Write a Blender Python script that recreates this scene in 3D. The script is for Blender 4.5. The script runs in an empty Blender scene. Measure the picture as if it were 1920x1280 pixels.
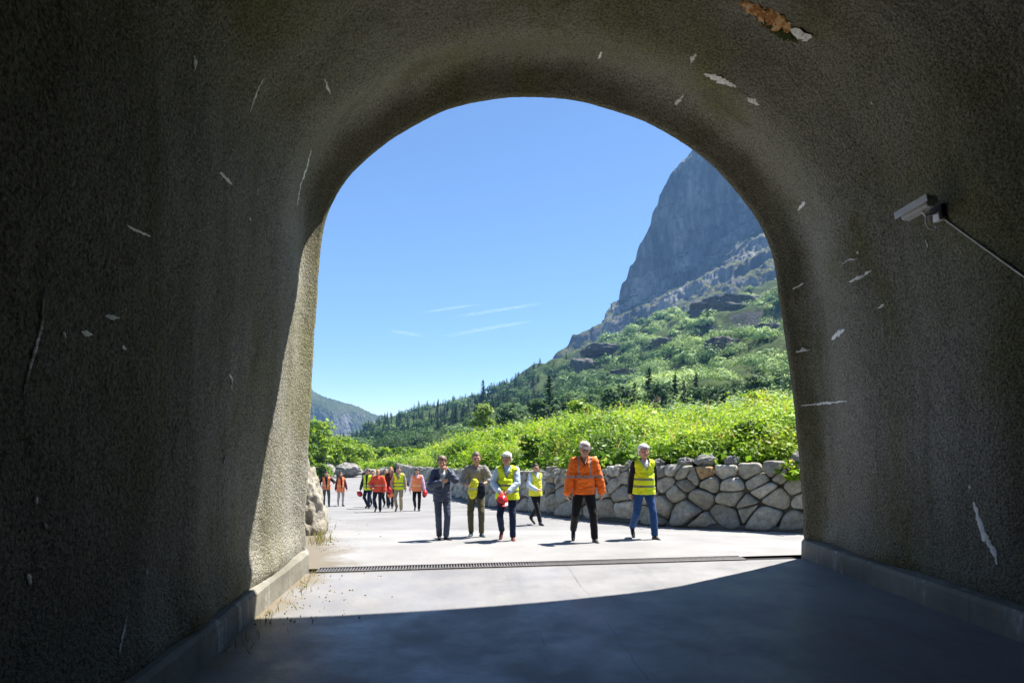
import bpy, bmesh, math, random
import numpy as np
from mathutils import Vector, Matrix, Euler
from mathutils.bvhtree import BVHTree

random.seed(7)
RNG = np.random.default_rng(11)
SC = bpy.context.scene
COL = SC.collection
PI = math.pi
F, CX, HY, EYE = 1067.0, 960.0, 807.0, 1.75      # focal length, principal column, horizon row (1920x1280 photo), eye height


def W(px, py, Y):
    return Vector(((px - CX) / F * Y, Y, EYE - (py - HY) / F * Y))


# ------------------------------------------------------------------ noise
_perm = np.random.default_rng(3).permutation(4096)
_grad = np.random.default_rng(4).normal(size=(4096, 3))
_grad /= np.linalg.norm(_grad, axis=1)[:, None]


def pnoise(p, seed=0):
    p = np.asarray(p, float)
    i = np.floor(p).astype(np.int64)
    f = p - i
    u = f * f * f * (f * (f * 6 - 15) + 10)
    out = np.zeros(len(p))
    for dx in (0, 1):
        for dy in (0, 1):
            for dz in (0, 1):
                h = ((i[:, 0] + dx) * 73856093) ^ ((i[:, 1] + dy) * 19349663) ^ ((i[:, 2] + dz) * 83492791) ^ (seed * 2654435)
                g = _grad[_perm[h & 4095]]
                d = f - np.array((dx, dy, dz))
                w = (u[:, 0] if dx else 1 - u[:, 0]) * (u[:, 1] if dy else 1 - u[:, 1]) * (u[:, 2] if dz else 1 - u[:, 2])
                out += w * (g * d).sum(1)
    return out * 1.6


def fbm(p, oct=4, seed=0, lac=2.1, gain=0.5):
    p = np.asarray(p, float)
    a, s, t = 1.0, 0.0, 0.0
    for k in range(oct):
        s = s + a * pnoise(p, seed + k * 17)
        t += a
        p = p * lac
        a *= gain
    return s / t


def ridged(p, oct=4, seed=0):
    p = np.asarray(p, float)
    a, s, t = 1.0, 0.0, 0.0
    for k in range(oct):
        s = s + a * (1 - 2 * np.abs(pnoise(p, seed + k * 13)))
        t += a
        p = p * 2.1
        a *= 0.5
    return s / t


def sstep(a, b, x):
    t = np.clip((x - a) / (b - a), 0, 1)
    return t * t * (3 - 2 * t)


# ------------------------------------------------------------------ objects
def tag(o, label=None, cat=None, group=None, kind=None):
    if label: o['label'] = label
    if cat: o['category'] = cat
    if group: o['group'] = group
    if kind: o['kind'] = kind
    return o


def empty(name, loc=(0, 0, 0), rz=0.0, s=1.0):
    o = bpy.data.objects.new(name, None)
    COL.objects.link(o)
    o.location = loc
    o.rotation_euler = (0, 0, rz)
    o.scale = (s, s, s)
    o.empty_display_size = 0.2
    return o


def mobj(name, me, mat=None, parent=None):
    o = bpy.data.objects.new(name, me)
    COL.objects.link(o)
    if mat is not None:
        if len(me.materials) == 0:
            me.materials.append(mat)
    if parent: o.parent = parent
    return o


def np_mesh(name, V, Q, smooth=True):
    """mesh from an array of vertices and an array of quads (or triangles)"""
    V = np.asarray(V, np.float32)
    Q = np.asarray(Q, np.int32)
    me = bpy.data.meshes.new(name)
    n, k = Q.shape
    me.vertices.add(len(V))
    me.vertices.foreach_set('co', V.ravel())
    me.loops.add(n * k)
    me.loops.foreach_set('vertex_index', Q.ravel())
    me.polygons.add(n)
    me.polygons.foreach_set('loop_start', np.arange(0, n * k, k, dtype=np.int32))
    me.polygons.foreach_set('loop_total', np.full(n, k, np.int32))
    me.polygons.foreach_set('use_smooth', np.full(n, smooth))
    me.update(calc_edges=True)
    return me


def grid_faces(nr, nc):
    i = np.arange(nr - 1)[:, None] * nc + np.arange(nc - 1)[None, :]
    i = i.ravel()
    return np.stack([i, i + 1, i + nc + 1, i + nc], 1)


def face_attr(me, name, vals):
    a = me.attributes.new(name, 'FLOAT', 'FACE')
    a.data.foreach_set('value', np.asarray(vals, np.float32))


def bm_mesh(name, bm, smooth=False):
    me = bpy.data.meshes.new(name)
    bm.normal_update()
    bm.to_mesh(me)
    bm.free()
    if smooth:
        me.polygons.foreach_set('use_smooth', np.full(len(me.polygons), True))
    return me


def add_box(bm, c, size, rot=None, bevel=0.0):
    m = Matrix.Translation(Vector(c))
    if rot is not None: m = m @ rot.to_4x4()
    r = bmesh.ops.create_cube(bm, size=1.0, matrix=m @ Matrix.Diagonal((size[0], size[1], size[2], 1)))
    if bevel > 0:
        es = list({e for v in r['verts'] for e in v.link_edges})
        bmesh.ops.bevel(bm, geom=es, offset=bevel, segments=2, affect='EDGES', profile=0.6)


def add_tube(bm, pts, r, seg=8):
    pts = [Vector(p) for p in pts]
    rings = []
    up = Vector((0, 0, 1))
    for i, p in enumerate(pts):
        d = (pts[min(i + 1, len(pts) - 1)] - pts[max(i - 1, 0)]).normalized()
        a = d.cross(up)
        if a.length < 1e-3: a = d.cross(Vector((1, 0, 0)))
        a.normalize()
        b = d.cross(a).normalized()
        rr = r[i] if isinstance(r, (list, tuple)) else r
        rings.append([bm.verts.new(p + (a * math.cos(t) + b * math.sin(t)) * rr) for t in [2 * PI * k / seg for k in range(seg)]])
    for x, y in zip(rings, rings[1:]):
        for k in range(seg):
            bm.faces.new((x[k], x[(k + 1) % seg], y[(k + 1) % seg], y[k]))
    bm.faces.new(rings[0][::-1])
    bm.faces.new(rings[-1])


# ------------------------------------------------------------------ materials
class NB:
    def __init__(s, name):
        s.m = bpy.data.materials.new(name)
        s.m.use_nodes = True
        s.t = s.m.node_tree
        s.t.nodes.clear()
        s.out = s.t.nodes.new('ShaderNodeOutputMaterial')

    def n(s, typ, **kw):
        nd = s.t.nodes.new('ShaderNode' + typ)
        for k, v in kw.items(): setattr(nd, k, v)
        return nd

    def link(s, a, b): s.t.links.new(a, b)

    def setv(s, sock, v):
        if hasattr(v, 'is_output') or isinstance(v, bpy.types.NodeSocket): s.link(v, sock)
        else:
            if isinstance(v, (tuple, list)) and len(v) == 3 and sock.type == 'RGBA': v = (*v, 1)
            sock.default_value = v

    def coord(s, kind='Object'): return s.n('TexCoord').outputs[kind]

    def noise(s, scale, vec=None, detail=4, rough=0.55, dist=0.0, out='Fac'):
        nd = s.n('TexNoise')
        nd.inputs['Scale'].default_value = scale
        nd.inputs['Detail'].default_value = detail
        nd.inputs['Roughness'].default_value = rough
        nd.inputs['Distortion'].default_value = dist
        s.link(vec if vec is not None else s.coord(), nd.inputs['Vector'])
        return nd.outputs[out]

    def math(s, op, a, b=None, c=None, clamp=False):
        nd = s.n('Math', operation=op, use_clamp=clamp)
        for k, v in enumerate((a, b, c)):
            if v is not None: s.setv(nd.inputs[k], v)
        return nd.outputs[0]

    def ramp(s, fac, stops):
        nd = s.n('ValToRGB')
        s.link(fac, nd.inputs[0])
        e = nd.color_ramp.elements
        while len(e) < len(stops): e.new(0.5)
        for el, (p, c) in zip(e, stops):
            el.position = p
            if not isinstance(c, (tuple, list)): c = (c, c, c)
            el.color = (*c, 1) if len(c) == 3 else c
        return nd.outputs[0]

    def mix(s, fac, a, b, blend='MIX'):
        nd = s.n('Mix', data_type='RGBA', blend_type=blend)
        s.setv(nd.inputs[0], fac); s.setv(nd.inputs[6], a); s.setv(nd.inputs[7], b)
        return nd.outputs[2]

    def maprange(s, v, a, b, c=0.0, d=1.0):
        nd = s.n('MapRange', interpolation_type='SMOOTHSTEP')
        s.link(v, nd.inputs[0])
        for k, x in zip((1, 2, 3, 4), (a, b, c, d)): nd.inputs[k].default_value = x
        return nd.outputs[0]

    def sep(s, vec):
        nd = s.n('SeparateXYZ'); s.link(vec, nd.inputs[0]); return nd.outputs

    def mapping(s, vec, scale=(1, 1, 1), rot=(0, 0, 0)):
        nd = s.n('Mapping'); s.link(vec, nd.inputs[0])
        nd.inputs['Scale'].default_value = scale; nd.inputs['Rotation'].default_value = rot
        return nd.outputs[0]

    def bump(s, h, strength=0.5, dist=0.02, normal=None):
        nd = s.n('Bump')
        nd.inputs['Strength'].default_value = strength
        nd.inputs['Distance'].default_value = dist
        s.link(h, nd.inputs['Height'])
        if normal is not None: s.link(normal, nd.inputs['Normal'])
        return nd.outputs[0]

    def attr(s, name):
        nd = s.n('Attribute'); nd.attribute_name = name; return nd.outputs['Fac']

    def bsdf(s, color, rough=0.8, normal=None, metal=0.0, spec=0.3, sheen=0.0):
        nd = s.n('BsdfPrincipled')
        s.setv(nd.inputs['Base Color'], color)
        s.setv(nd.inputs['Roughness'], rough)
        nd.inputs['Metallic'].default_value = metal
        nd.inputs['Specular IOR Level'].default_value = spec
        if sheen: nd.inputs['Sheen Weight'].default_value = sheen
        if normal is not None: s.link(normal, nd.inputs['Normal'])
        return nd.outputs[0]

    def done(s, sh):
        s.link(sh, s.out.inputs['Surface']); return s.m


def simple(name, col, rough=0.7, var=0.15, scale=12, bump=0.0, bscale=60, bdist=0.01, metal=0.0, spec=0.3):
    b = NB(name)
    nz = b.noise(scale)
    lo = tuple(c * (1 - var) for c in col)
    hi = tuple(min(1, c * (1 + var)) for c in col)
    c = b.ramp(nz, [(0.3, lo), (0.7, hi)])
    nm = b.bump(b.noise(bscale, detail=3), bump, bdist) if bump else None
    return b.done(b.bsdf(c, rough, nm, metal, spec))


def leaf_mat(name, stops, trans=0.35, rough=0.5, duller=0.0):
    b = NB(name)
    c = b.ramp(b.attr('tint'), stops)
    if duller: c = b.mix(b.math('MULTIPLY', b.maprange(b.noise(duller, None, 3, 0.6), 0.47, 0.68), 0.75), c, b.mix(1.0, c, (0.5, 0.62, 1.4), 'MULTIPLY'))
    p = b.bsdf(c, rough, spec=0.25)
    t = b.n('BsdfTranslucent')
    b.link(b.mix(1.0, c, (1.25, 1.2, 0.55), 'MULTIPLY'), t.inputs[0])
    m = b.n('MixShader'); m.inputs[0].default_value = trans
    b.link(p, m.inputs[1]); b.link(t.outputs[0], m.inputs[2])
    return b.done(m.outputs[0])


# ------------------------------------------------------------------ leaves as small rhombic faces
def leaves(C, N, size, aspect=0.45, T=None):
    C = np.asarray(C, float); N = np.asarray(N, float)
    n = len(C)
    N = N / (np.linalg.norm(N, axis=1)[:, None] + 1e-9)
    R = RNG.normal(size=(n, 3)) if T is None else np.asarray(T, float)
    t = R - N * (R * N).sum(1)[:, None]
    t /= (np.linalg.norm(t, axis=1)[:, None] + 1e-9)
    b = np.cross(N, t)
    size = np.broadcast_to(np.asarray(size, float), (n,))[:, None]
    a = np.broadcast_to(np.asarray(aspect, float), (n,))[:, None]
    V = np.stack([C - t * size, C + b * size * a, C + t * size, C - b * size * a], 1).reshape(-1, 3)
    return V


def leaf_obj(name, V, tint, mat, parent=None):
    n = len(V) // 4
    me = np_mesh(name, V, np.arange(n * 4).reshape(n, 4), smooth=False)
    face_attr(me, 'tint', tint)
    return mobj(name, me, mat, parent)


# ------------------------------------------------------------------ the ground line along the road
_GY = np.array([-60, 6.6, 7.4, 8.6, 10, 13.4, 19, 23, 29.4, 38, 49, 62, 90, 140, 3000.0])
_GZ = np.array([0, 0, -0.01, -0.06, -0.19, -0.5, -0.98, -1.32, -1.63, -2.15, -2.75, -3.1, -3.5, -4.2, -5.0])


def gz(Y):
    return np.interp(Y, _GY, _GZ)


def on_ground(px, py):
    lo, hi = 3.0, 120.0
    for _ in range(60):
        m = (lo + hi) / 2
        if EYE - (py - HY) / F * m > gz(m): lo = m
        else: hi = m
    return Vector(((px - CX) / F * m, m, float(gz(m))))
# ================================================================== PEOPLE
def _ico():
    bm = bmesh.new(); bmesh.ops.create_icosphere(bm, subdivisions=3, radius=1)
    bm.verts.index_update()
    V = np.array([v.co[:] for v in bm.verts]); T = np.array([[v.index for v in f.verts] for f in bm.faces])
    bm.free(); return V, T


_ICO = _ico()
_CN = 20
_CIR = np.array([(math.cos(2 * PI * k / _CN), math.sin(2 * PI * k / _CN), 0.0) for k in range(_CN)])
_TUB = np.array([t for k in range(_CN) for t in ((k, (k + 1) % _CN, _CN + k), ((k + 1) % _CN, _CN + (k + 1) % _CN, _CN + k),
                                                  (2 * _CN, (k + 1) % _CN, k), (2 * _CN + 1, _CN + k, _CN + (k + 1) % _CN))])


def solid(name, prims, voxel, smooth=3, cut=None, wr=0.0, wrs=9.0, seed=0):
    """one continuous skin over overlapping rounded volumes"""
    VV, TT, off = [], [], 0

    def put(V, T):
        nonlocal off
        VV.append(V); TT.append(T + off); off += len(V)
    for p in prims:
        if p[0] == 's':
            r = p[2] if isinstance(p[2], (tuple, list)) else (p[2],) * 3
            V = _ICO[0] * np.array(r)
            if len(p) > 3: V = V @ np.array(p[3]).T
            put(V + np.array(p[1]), _ICO[1])
        elif p[0] == 'c':
            a, b, ra, rb = Vector(p[1]), Vector(p[2]), p[3], p[4]
            put(_ICO[0] * ra + np.array(a), _ICO[1]); put(_ICO[0] * rb + np.array(b), _ICO[1])
            d = b - a
            if d.length > 1e-4:
                q = np.array(d.to_track_quat('Z', 'Y').to_matrix())
                A = (_CIR * ra) @ q.T + np.array(a); B = (_CIR * rb) @ q.T + np.array(b)
                put(np.concatenate([A, B, [np.array(a)], [np.array(b)]]), _TUB)
        elif p[0] == 'k':      # upright elliptical frustum: z0, z1, (rx0, ry0), (rx1, ry1), centre y
            z0, z1, r0, r1, cy = p[1:6]
            A = _CIR * np.array((*r0, 0)) + np.array((0, cy, z0)); B = _CIR * np.array((*r1, 0)) + np.array((0, cy, z1))
            put(np.concatenate([A, B, [(0, cy, z0)], [(0, cy, z1)]]), _TUB)
    me = np_mesh(name, np.concatenate(VV), np.concatenate(TT))
    o = bpy.data.objects.new('tmp', me); COL.objects.link(o)
    md = o.modifiers.new('r', 'REMESH'); md.mode = 'VOXEL'; md.voxel_size = voxel
    if smooth:
        sm = o.modifiers.new('s', 'SMOOTH'); sm.factor = 0.5; sm.iterations = smooth
    dg = bpy.context.evaluated_depsgraph_get()
    ev = bpy.data.meshes.new_from_object(o.evaluated_get(dg))
    bpy.data.objects.remove(o); bpy.data.meshes.remove(me)
    ev.name = name
    n = len(ev.vertices)
    if wr:
        P = np.empty(n * 3, np.float32); ev.vertices.foreach_get('co', P); P = P.reshape(-1, 3)
        Nn = np.empty(n * 3, np.float32); ev.vertices.foreach_get('normal', Nn); Nn = Nn.reshape(-1, 3)
        q = P * np.array((wrs, wrs, wrs * 1.7)) + seed * 3.1
        P = P + Nn * (ridged(q, 2, seed)[:, None] * wr)
        ev.vertices.foreach_set('co', P.astype(np.float32).ravel())
    if cut:
        bm = bmesh.new(); bm.from_mesh(ev)
        kill = [f for f in bm.faces if cut(f.calc_center_median())]
        bmesh.ops.delete(bm, geom=kill, context='FACES')
        rim = [v for v in bm.verts if v.is_boundary]
        for _ in range(6):
            new = {}
            for v in rim:
                nb = [e.other_vert(v) for e in v.link_edges if e.is_boundary]
                if len(nb) == 2: new[v] = v.co * 0.4 + (nb[0].co + nb[1].co) * 0.3
            for v, c in new.items(): v.co = c
        bm.to_mesh(ev); bm.free()
    ev.polygons.foreach_set('use_smooth', np.full(len(ev.polygons), True))
    ev.update()
    return ev


def ik(a, b, l1, l2, pole):
    a, b = Vector(a), Vector(b)
    d = b - a
    L = min(d.length, (l1 + l2) * 0.999)
    dn = d.normalized()
    x = (l1 * l1 - l2 * l2 + L * L) / (2 * L)
    h = math.sqrt(max(l1 * l1 - x * x, 0))
    p = Vector(pole) - dn * Vector(pole).dot(dn)
    p.normalize()
    return a + dn * x + p * h, a + dn * L


_cloth = {}


def cloth(key, col, rough=0.85, bands=None, vbands=None, bandcol=(0.42, 0.44, 0.45), var=0.12, fold=0.35):
    if key in _cloth: return _cloth[key]
    b = NB('cloth_' + key)
    co = b.coord()
    c = b.ramp(b.noise(7, co, 3), [(0.3, tuple(x * (1 - var) for x in col)), (0.7, tuple(min(1, x * (1 + var)) for x in col))])
    s = b.sep(co)
    m = None
    for z, h in (bands or []):
        k = b.math('LESS_THAN', b.math('ABSOLUTE', b.math('SUBTRACT', s[2], z)), h)
        m = k if m is None else b.math('MAXIMUM', m, k)
    for x, h, z0 in (vbands or []):
        k = b.math('LESS_THAN', b.math('ABSOLUTE', b.math('SUBTRACT', b.math('ABSOLUTE', s[0]), x)), h)
        k = b.math('MULTIPLY', k, b.math('GREATER_THAN', s[2], z0))
        m = k if m is None else b.math('MAXIMUM', m, k)
    if m is not None: c = b.mix(m, c, bandcol)
    nm = b.bump(b.noise(14, b.mapping(co, (1, 1, 1.8)), 3, 0.6, 0.8), fold, 0.03)
    nm = b.bump(b.noise(320, co, 2), 0.15, 0.002, nm)
    _cloth[key] = b.done(b.bsdf(c, rough, nm, spec=0.2, sheen=0.1))
    return _cloth[key]


def skin_mat(key, col):
    if key in _cloth: return _cloth[key]
    b = NB('skin_' + key)
    c = b.ramp(b.noise(22), [(0.3, tuple(x * 0.88 for x in col)), (0.7, tuple(x * 1.1 for x in col))])
    c = b.mix(b.attr('lip'), c, (col[0] * 0.75, col[1] * 0.45, col[2] * 0.45))
    c = b.mix(b.attr('eye'), c, (0.03, 0.022, 0.018))
    _cloth[key] = b.done(b.bsdf(c, 0.5, spec=0.35))
    return _cloth[key]


def hair_mat(key, col):
    if key in _cloth: return _cloth[key]
    b = NB('hair_' + key)
    nz = b.noise(60, b.mapping(b.coord(), (1, 1, 0.25)), 3)
    c = b.ramp(nz, [(0.3, tuple(x * 0.6 for x in col)), (0.75, tuple(min(1, x * 1.35) for x in col))])
    _cloth[key] = b.done(b.bsdf(c, 0.55, b.bump(nz, 0.7, 0.008), spec=0.4))
    return _cloth[key]


SKIN = (0.50, 0.28, 0.19)
RED = simple('red_helmet_plastic', (0.55, 0.012, 0.018), 0.3, 0.06, spec=0.5)
HELMET_DARK = simple('helmet_lining', (0.03, 0.03, 0.03), 0.7)


def helmet_thing(loc, rot, s, label):
    e = empty('safety_helmet', loc)
    e.rotation_euler = rot; e.scale = (s * 0.9, s * 0.9, s * 0.9)
    tag(e, label, 'safety helmet', 'red safety helmets carried by hand')
    cutf = lambda c: c.z < -0.01
    d = solid('shell', [('s', (0, 0, 0), (0.118, 0.145, 0.125)), ('c', (0, -0.11, 0.085), (0, 0.11, 0.095), 0.03, 0.03)], 0.008, 2, cutf)
    mobj('shell', d, RED, e)
    bm = bmesh.new()
    n = 32
    ri = [bm.verts.new((0.117 * math.cos(2 * PI * k / n), 0.144 * math.sin(2 * PI * k / n), 0.004)) for k in range(n)]
    ro = []
    for k in range(n):
        t = 2 * PI * k / n
        ex = 0.016 + 0.055 * max(0, -math.sin(t)) ** 3
        ro.append(bm.verts.new(((0.117 + ex * 0.8) * math.cos(t), (0.144 + ex) * math.sin(t), -0.012 - 0.012 * max(0, -math.sin(t)))))
    for k in range(n): bm.faces.new((ri[k], ri[(k + 1) % n], ro[(k + 1) % n], ro[k]))
    r = bmesh.ops.solidify(bm, geom=bm.faces[:], thickness=0.004)
    mobj('brim', bm_mesh('brim', bm, True), RED, e)
    bm = bmesh.new()
    bmesh.ops.create_uvsphere(bm, u_segments=16, v_segments=8, radius=1, matrix=Matrix.Translation((0, 0, -0.002)) @ Matrix.Diagonal((0.105, 0.13, 0.01, 1)))
    mobj('lining', bm_mesh('lining', bm, True), HELMET_DARK, e)
    return e


def hand(pr, w, d, n, side, curl, k=1.0):
    """palm, four fingers and a thumb from wrist w along d; n = the way the palm faces"""
    d = Vector(d).normalized(); n = Vector(n); n = (n - d * n.dot(d)).normalized()
    x = d.cross(n).normalized() * side          # towards the thumb
    w = Vector(w)
    for q in (-0.028, -0.01, 0.008, 0.026):
        pr.append(('c', w + d * 0.01 + x * q * 0.6, w + d * 0.085 + x * q, 0.015, 0.012))
    for j, (q, L) in enumerate(((0.03, 0.072), (0.01, 0.082), (-0.01, 0.076), (-0.029, 0.058))):
        a = curl * (1 + 0.12 * (j - 1))
        p0 = w + d * 0.088 + x * q
        d1 = d * math.cos(a) + n * math.sin(a)
        p1 = p0 + d1 * L * 0.5
        d2 = d * math.cos(a * 2.1) + n * math.sin(a * 2.1)
        p2 = p1 + d2 * L * 0.5
        pr.append(('c', p0, p1, 0.0098, 0.0088)); pr.append(('c', p1, p2, 0.0088, 0.0075))
    t0 = w + d * 0.03 + x * 0.034
    t1 = t0 + (d * 0.75 + x * 0.65 + n * 0.25) * 0.036
    t2 = t1 + (d * 0.9 + x * 0.1 + n * (0.3 + curl * 0.5)) * 0.032
    pr.append(('c', t0, t1, 0.0135, 0.011)); pr.append(('c', t1, t2, 0.0105, 0.0085))


def person(fx, fy, hy, label, rz=0.0, legs=None, arms=None, head=(0, 0), lean=0.0, belly=0.0, width=1.0,
           top=None, under=None, vest=None, trousers=None, shoes=None, hair=None, cap=None, skin='light', skincol=SKIN,
           near=True, group=None, slim=1.0, bag=None, backpack=None):
    """fx, fy: where the feet stand in the photo; hy: the top of the head"""
    g = on_ground(fx, fy)
    S = (fy - hy) / F * g.y / 1.775
    root = empty('person', g, math.radians(rz), S)
    tag(root, label, 'person', group)
    vx = 0.0072 if near else 0.010
    cv = 0.010 if near else 0.014
    # ---- the skeleton
    HIP, TH, SH = 0.915, 0.435, 0.425
    legs = legs or {}
    hipc = Vector((0, 0, HIP))
    J = {}
    for sgn, k in ((-1, 'L'), (1, 'R')):
        an, toe = legs.get(k, ((0.10 * sgn, 0.0, 0.085), (0.25 * sgn, -1, 0)))
        hip = hipc + Vector((0.088 * sgn, 0, 0))
        kn, an = ik(hip, an, TH, SH, (0.15 * sgn, -1, 0))
        J['hip' + k], J['kn' + k], J['an' + k], J['toe' + k] = hip, kn, an, Vector(toe).normalized()
    sw = 0.170 * width
    ly = -lean
    arms = arms or {}
    for sgn, k in ((-1, 'L'), (1, 'R')):
        sh = Vector((sw * sgn, ly, 1.405))
        wr, pole, hd, pn, cu = arms.get(k, ((0.235 * sgn, ly - 0.05, 0.86), (0.3 * sgn, 0.9, 0), (0.0, -0.1, -1), (-sgn, 0, 0), 0.35))
        el, wr = ik(sh, wr, 0.295, 0.262, pole)
        J['sh' + k], J['el' + k], J['wr' + k] = sh, el, wr
        J['hd' + k], J['pn' + k], J['cu' + k] = Vector(hd), Vector(pn), cu
    neck = Vector((0, ly * 1.02, 1.465))
    HS = 1.09
    Rh = Matrix.Rotation(math.radians(head[0]), 3, 'Z') @ Matrix.Rotation(math.radians(head[1]), 3, 'X')

    def H(p): return neck + Rh @ ((Vector(p) - Vector((0, 0, 1.497))) * HS)
    hy_ = -0.012
    headp = [('s', H((0, hy_ + 0.012, 1.655)), (0.076, 0.096, 0.108), Rh),
             ('s', H((0, hy_ - 0.03, 1.587)), (0.058, 0.063, 0.062), Rh),
             ('s', H((0, hy_ - 0.068, 1.562)), (0.026, 0.024, 0.022), Rh),
             ('c', H((0, hy_ - 0.078, 1.652)), H((0, hy_ - 0.106, 1.612)), 0.010, 0.0145),
             ('c', H((-0.038, hy_ - 0.076, 1.668)), H((0.038, hy_ - 0.076, 1.668)), 0.013, 0.013),
             ('c', H((-0.02, hy_ - 0.083, 1.581)), H((0.02, hy_ - 0.083, 1.581)), 0.010, 0.010),
             ('s', H((-0.042, hy_ - 0.055, 1.618)), 0.028), ('s', H((0.042, hy_ - 0.055, 1.618)), 0.028)]
    for s in (-1, 1):
        headp.append(('s', H((0.079 * s, hy_ + 0.012, 1.632)), (0.011, 0.021, 0.032), Rh))
    T = lambda z: ly * max(0, (z - HIP) / 0.5)
    w = width
    b = belly

    def sc(p):
        if p[0] == 's':
            r = p[2] if isinstance(p[2], (tuple, list)) else (p[2],) * 3
            return ('s', p[1], tuple(x * HS for x in r), *p[3:])
        return ('c', p[1], p[2], p[3] * HS, p[4] * HS)
    headp = [sc(p) for p in headp]

    def torso(i):
        return [('s', (0, T(1.30), 1.29), (0.152 * w + i, 0.108 + i, 0.165 + i)),
                ('c', (-0.115 * w, T(1.4), 1.375), (0.115 * w, T(1.4), 1.375), 0.068 + i * 0.8, 0.068 + i * 0.8),
                ('c', (0, T(1.4) + 0.01, 1.435), (-0.155 * w, T(1.4), 1.395), 0.052 + i * 0.8, 0.05 + i * 0.8),
                ('c', (0, T(1.4) + 0.01, 1.435), (0.155 * w, T(1.4), 1.395), 0.052 + i * 0.8, 0.05 + i * 0.8),
                ('s', (0, T(1.1) - 0.01 - b * 0.5, 1.09), (0.138 * w + i + b * 0.4, 0.105 + i + b * 0.6, 0.17 + i)),
                ('s', (0, 0.012, 0.945), (0.152 * w + i, 0.112 + i, 0.11 + i)),
                ('c', (0, T(1.4) + 0.01, 1.41), neck + Vector((0, 0, 0.0)), 0.075 + i * 0.6, 0.056 + i * 0.5)]
    prims = torso(-0.008) + headp + [('c', neck + Vector((0, 0.01, -0.04)), H((0, 0.0, 1.57)), 0.056, 0.052)]
    for k in 'LR':
        sgn = -1 if k == 'L' else 1
        prims += [('c', J['hip' + k], J['kn' + k], 0.080 * slim, 0.052), ('c', J['kn' + k], J['an' + k], 0.050, 0.034),
                  ('c', J['kn' + k].lerp(J['an' + k], 0.22) + Vector((0, 0.012, 0)), J['kn' + k].lerp(J['an' + k], 0.5), 0.05, 0.042),
                  ('c', J['an' + k] + Vector((0, 0, -0.035)), J['an' + k] + J['toe' + k] * 0.13 + Vector((0, 0, -0.052)), 0.03, 0.024),
                  ('c', J['sh' + k], J['el' + k], 0.050, 0.039), ('c', J['el' + k], J['wr' + k], 0.039, 0.027)]
        hand(prims, J['wr' + k], J['hd' + k], J['pn' + k], -sgn if k == 'L' else -sgn, J['cu' + k])
    me = solid('person_body', prims, vx, 2)
    n = len(me.vertices)
    P = np.empty(n * 3, np.float32); me.vertices.foreach_get('co', P); P = P.reshape(-1, 3)
    ed = np.full(n, 9.0)
    for s in (-1, 1):
        ed = np.minimum(ed, np.linalg.norm((P - np.array(H((0.032 * s, hy_ - 0.082, 1.645)))) * np.array((0.8, 1, 1.5)), axis=1))
    a = me.attributes.new('eye', 'FLOAT', 'POINT'); a.data.foreach_set('value', (1 - sstep(0.010, 0.017, ed)).astype(np.float32))
    ld = np.linalg.norm((P - np.array(H((0, hy_ - 0.093, 1.581)))) * np.array((0.45, 1, 1.6)), axis=1)
    a = me.attributes.new('lip', 'FLOAT', 'POINT'); a.data.foreach_set('value', (1 - sstep(0.010, 0.018, ld)).astype(np.float32))
    mobj('body', me, skin_mat(skin, skincol), root)

    # ---- clothes
    tm, tcuff = trousers
    tp = [('s', (0, 0.012, 0.945), (0.168 * w, 0.128, 0.12)), ('s', (0, 0.0, 0.875), (0.15 * w, 0.115, 0.09))]
    for k in 'LR':
        end = J['kn' + k].lerp(J['an' + k], 0.93)
        tp += [('c', J['hip' + k] + Vector((0, 0.005, -0.03)), J['kn' + k], 0.094 * slim, 0.066),
               ('c', J['kn' + k], end, 0.066, 0.052 * tcuff)]
    mobj('trousers', solid('trousers', tp, cv, 3, lambda c: c.z > 1.02, wr=0.007, wrs=8, seed=int(fx)), tm, root)
    for k in 'LR':
        an, td = J['an' + k], J['toe' + k]
        hz = Vector((0, 0, -1)) if abs(td.z) < 0.2 else Vector((td.x * 0.3, td.y * 0.5, -0.85)).normalized()
        sp = [('c', an + hz * 0.048 - td * 0.035, an + hz * 0.055 + td * 0.10, 0.037, 0.038),
              ('c', an + hz * 0.055 + td * 0.10, an + hz * 0.062 + td * 0.175, 0.038, 0.026),
              ('c', an + Vector((0, 0, 0.01)), an + hz * 0.03 + td * 0.05, 0.041, 0.036)]
        mobj('shoe', solid('shoe', sp, 0.008, 2), shoes, root)
    for top in (under, top):
        if not top: continue
        mat, hem, inflate, sleeve, openv = top
        pr = torso(inflate)
        pr.append(('k', hem - 0.03, 1.2, (0.168 * w + inflate + b * 0.3, 0.13 + inflate + b * 0.4), (0.15 * w + inflate, 0.11 + inflate), 0.0))
        for k in 'LR':
            a0, a1, a2 = J['sh' + k], J['el' + k], J['wr' + k]
            r = 0.012 + inflate
            if sleeve != 'none': pr.append(('c', a0, a1, 0.054 + inflate * 0.9, 0.043 + r * 0.8))
            if sleeve == 'long': pr.append(('c', a1, a1.lerp(a2, 0.96), 0.043 + r * 0.8, 0.03 + r * 0.7))
            elif sleeve == 'rolled': pr.append(('c', a1, a1.lerp(a2, 0.3), 0.043 + r * 0.8, 0.042 + r * 0.7))

        def cut(c, hem=hem, v=openv):
            if c.z < hem and abs(c.x) < 0.2 * w + inflate and c.y > -0.25: return all((Vector(c) - J['wr' + k]).length > 0.14 for k in 'LR')
            if c.z > 1.488 + inflate * 0.5 and abs(c.x) < 0.09: return True
            if v and c.y < T(c.z) - 0.03 and c.z > v[0] and abs(c.x) < v[1] * min(1.0, (c.z - v[0]) / (1.47 - v[0]) * 1.0 + 0.08): return True
            return False
        mobj('jacket' if inflate > 0.02 else 'shirt', solid('top', pr, cv, 3, cut, wr=0.008 if inflate < 0.02 else 0.016, wrs=8, seed=int(fx) + 5), mat, root)
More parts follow.
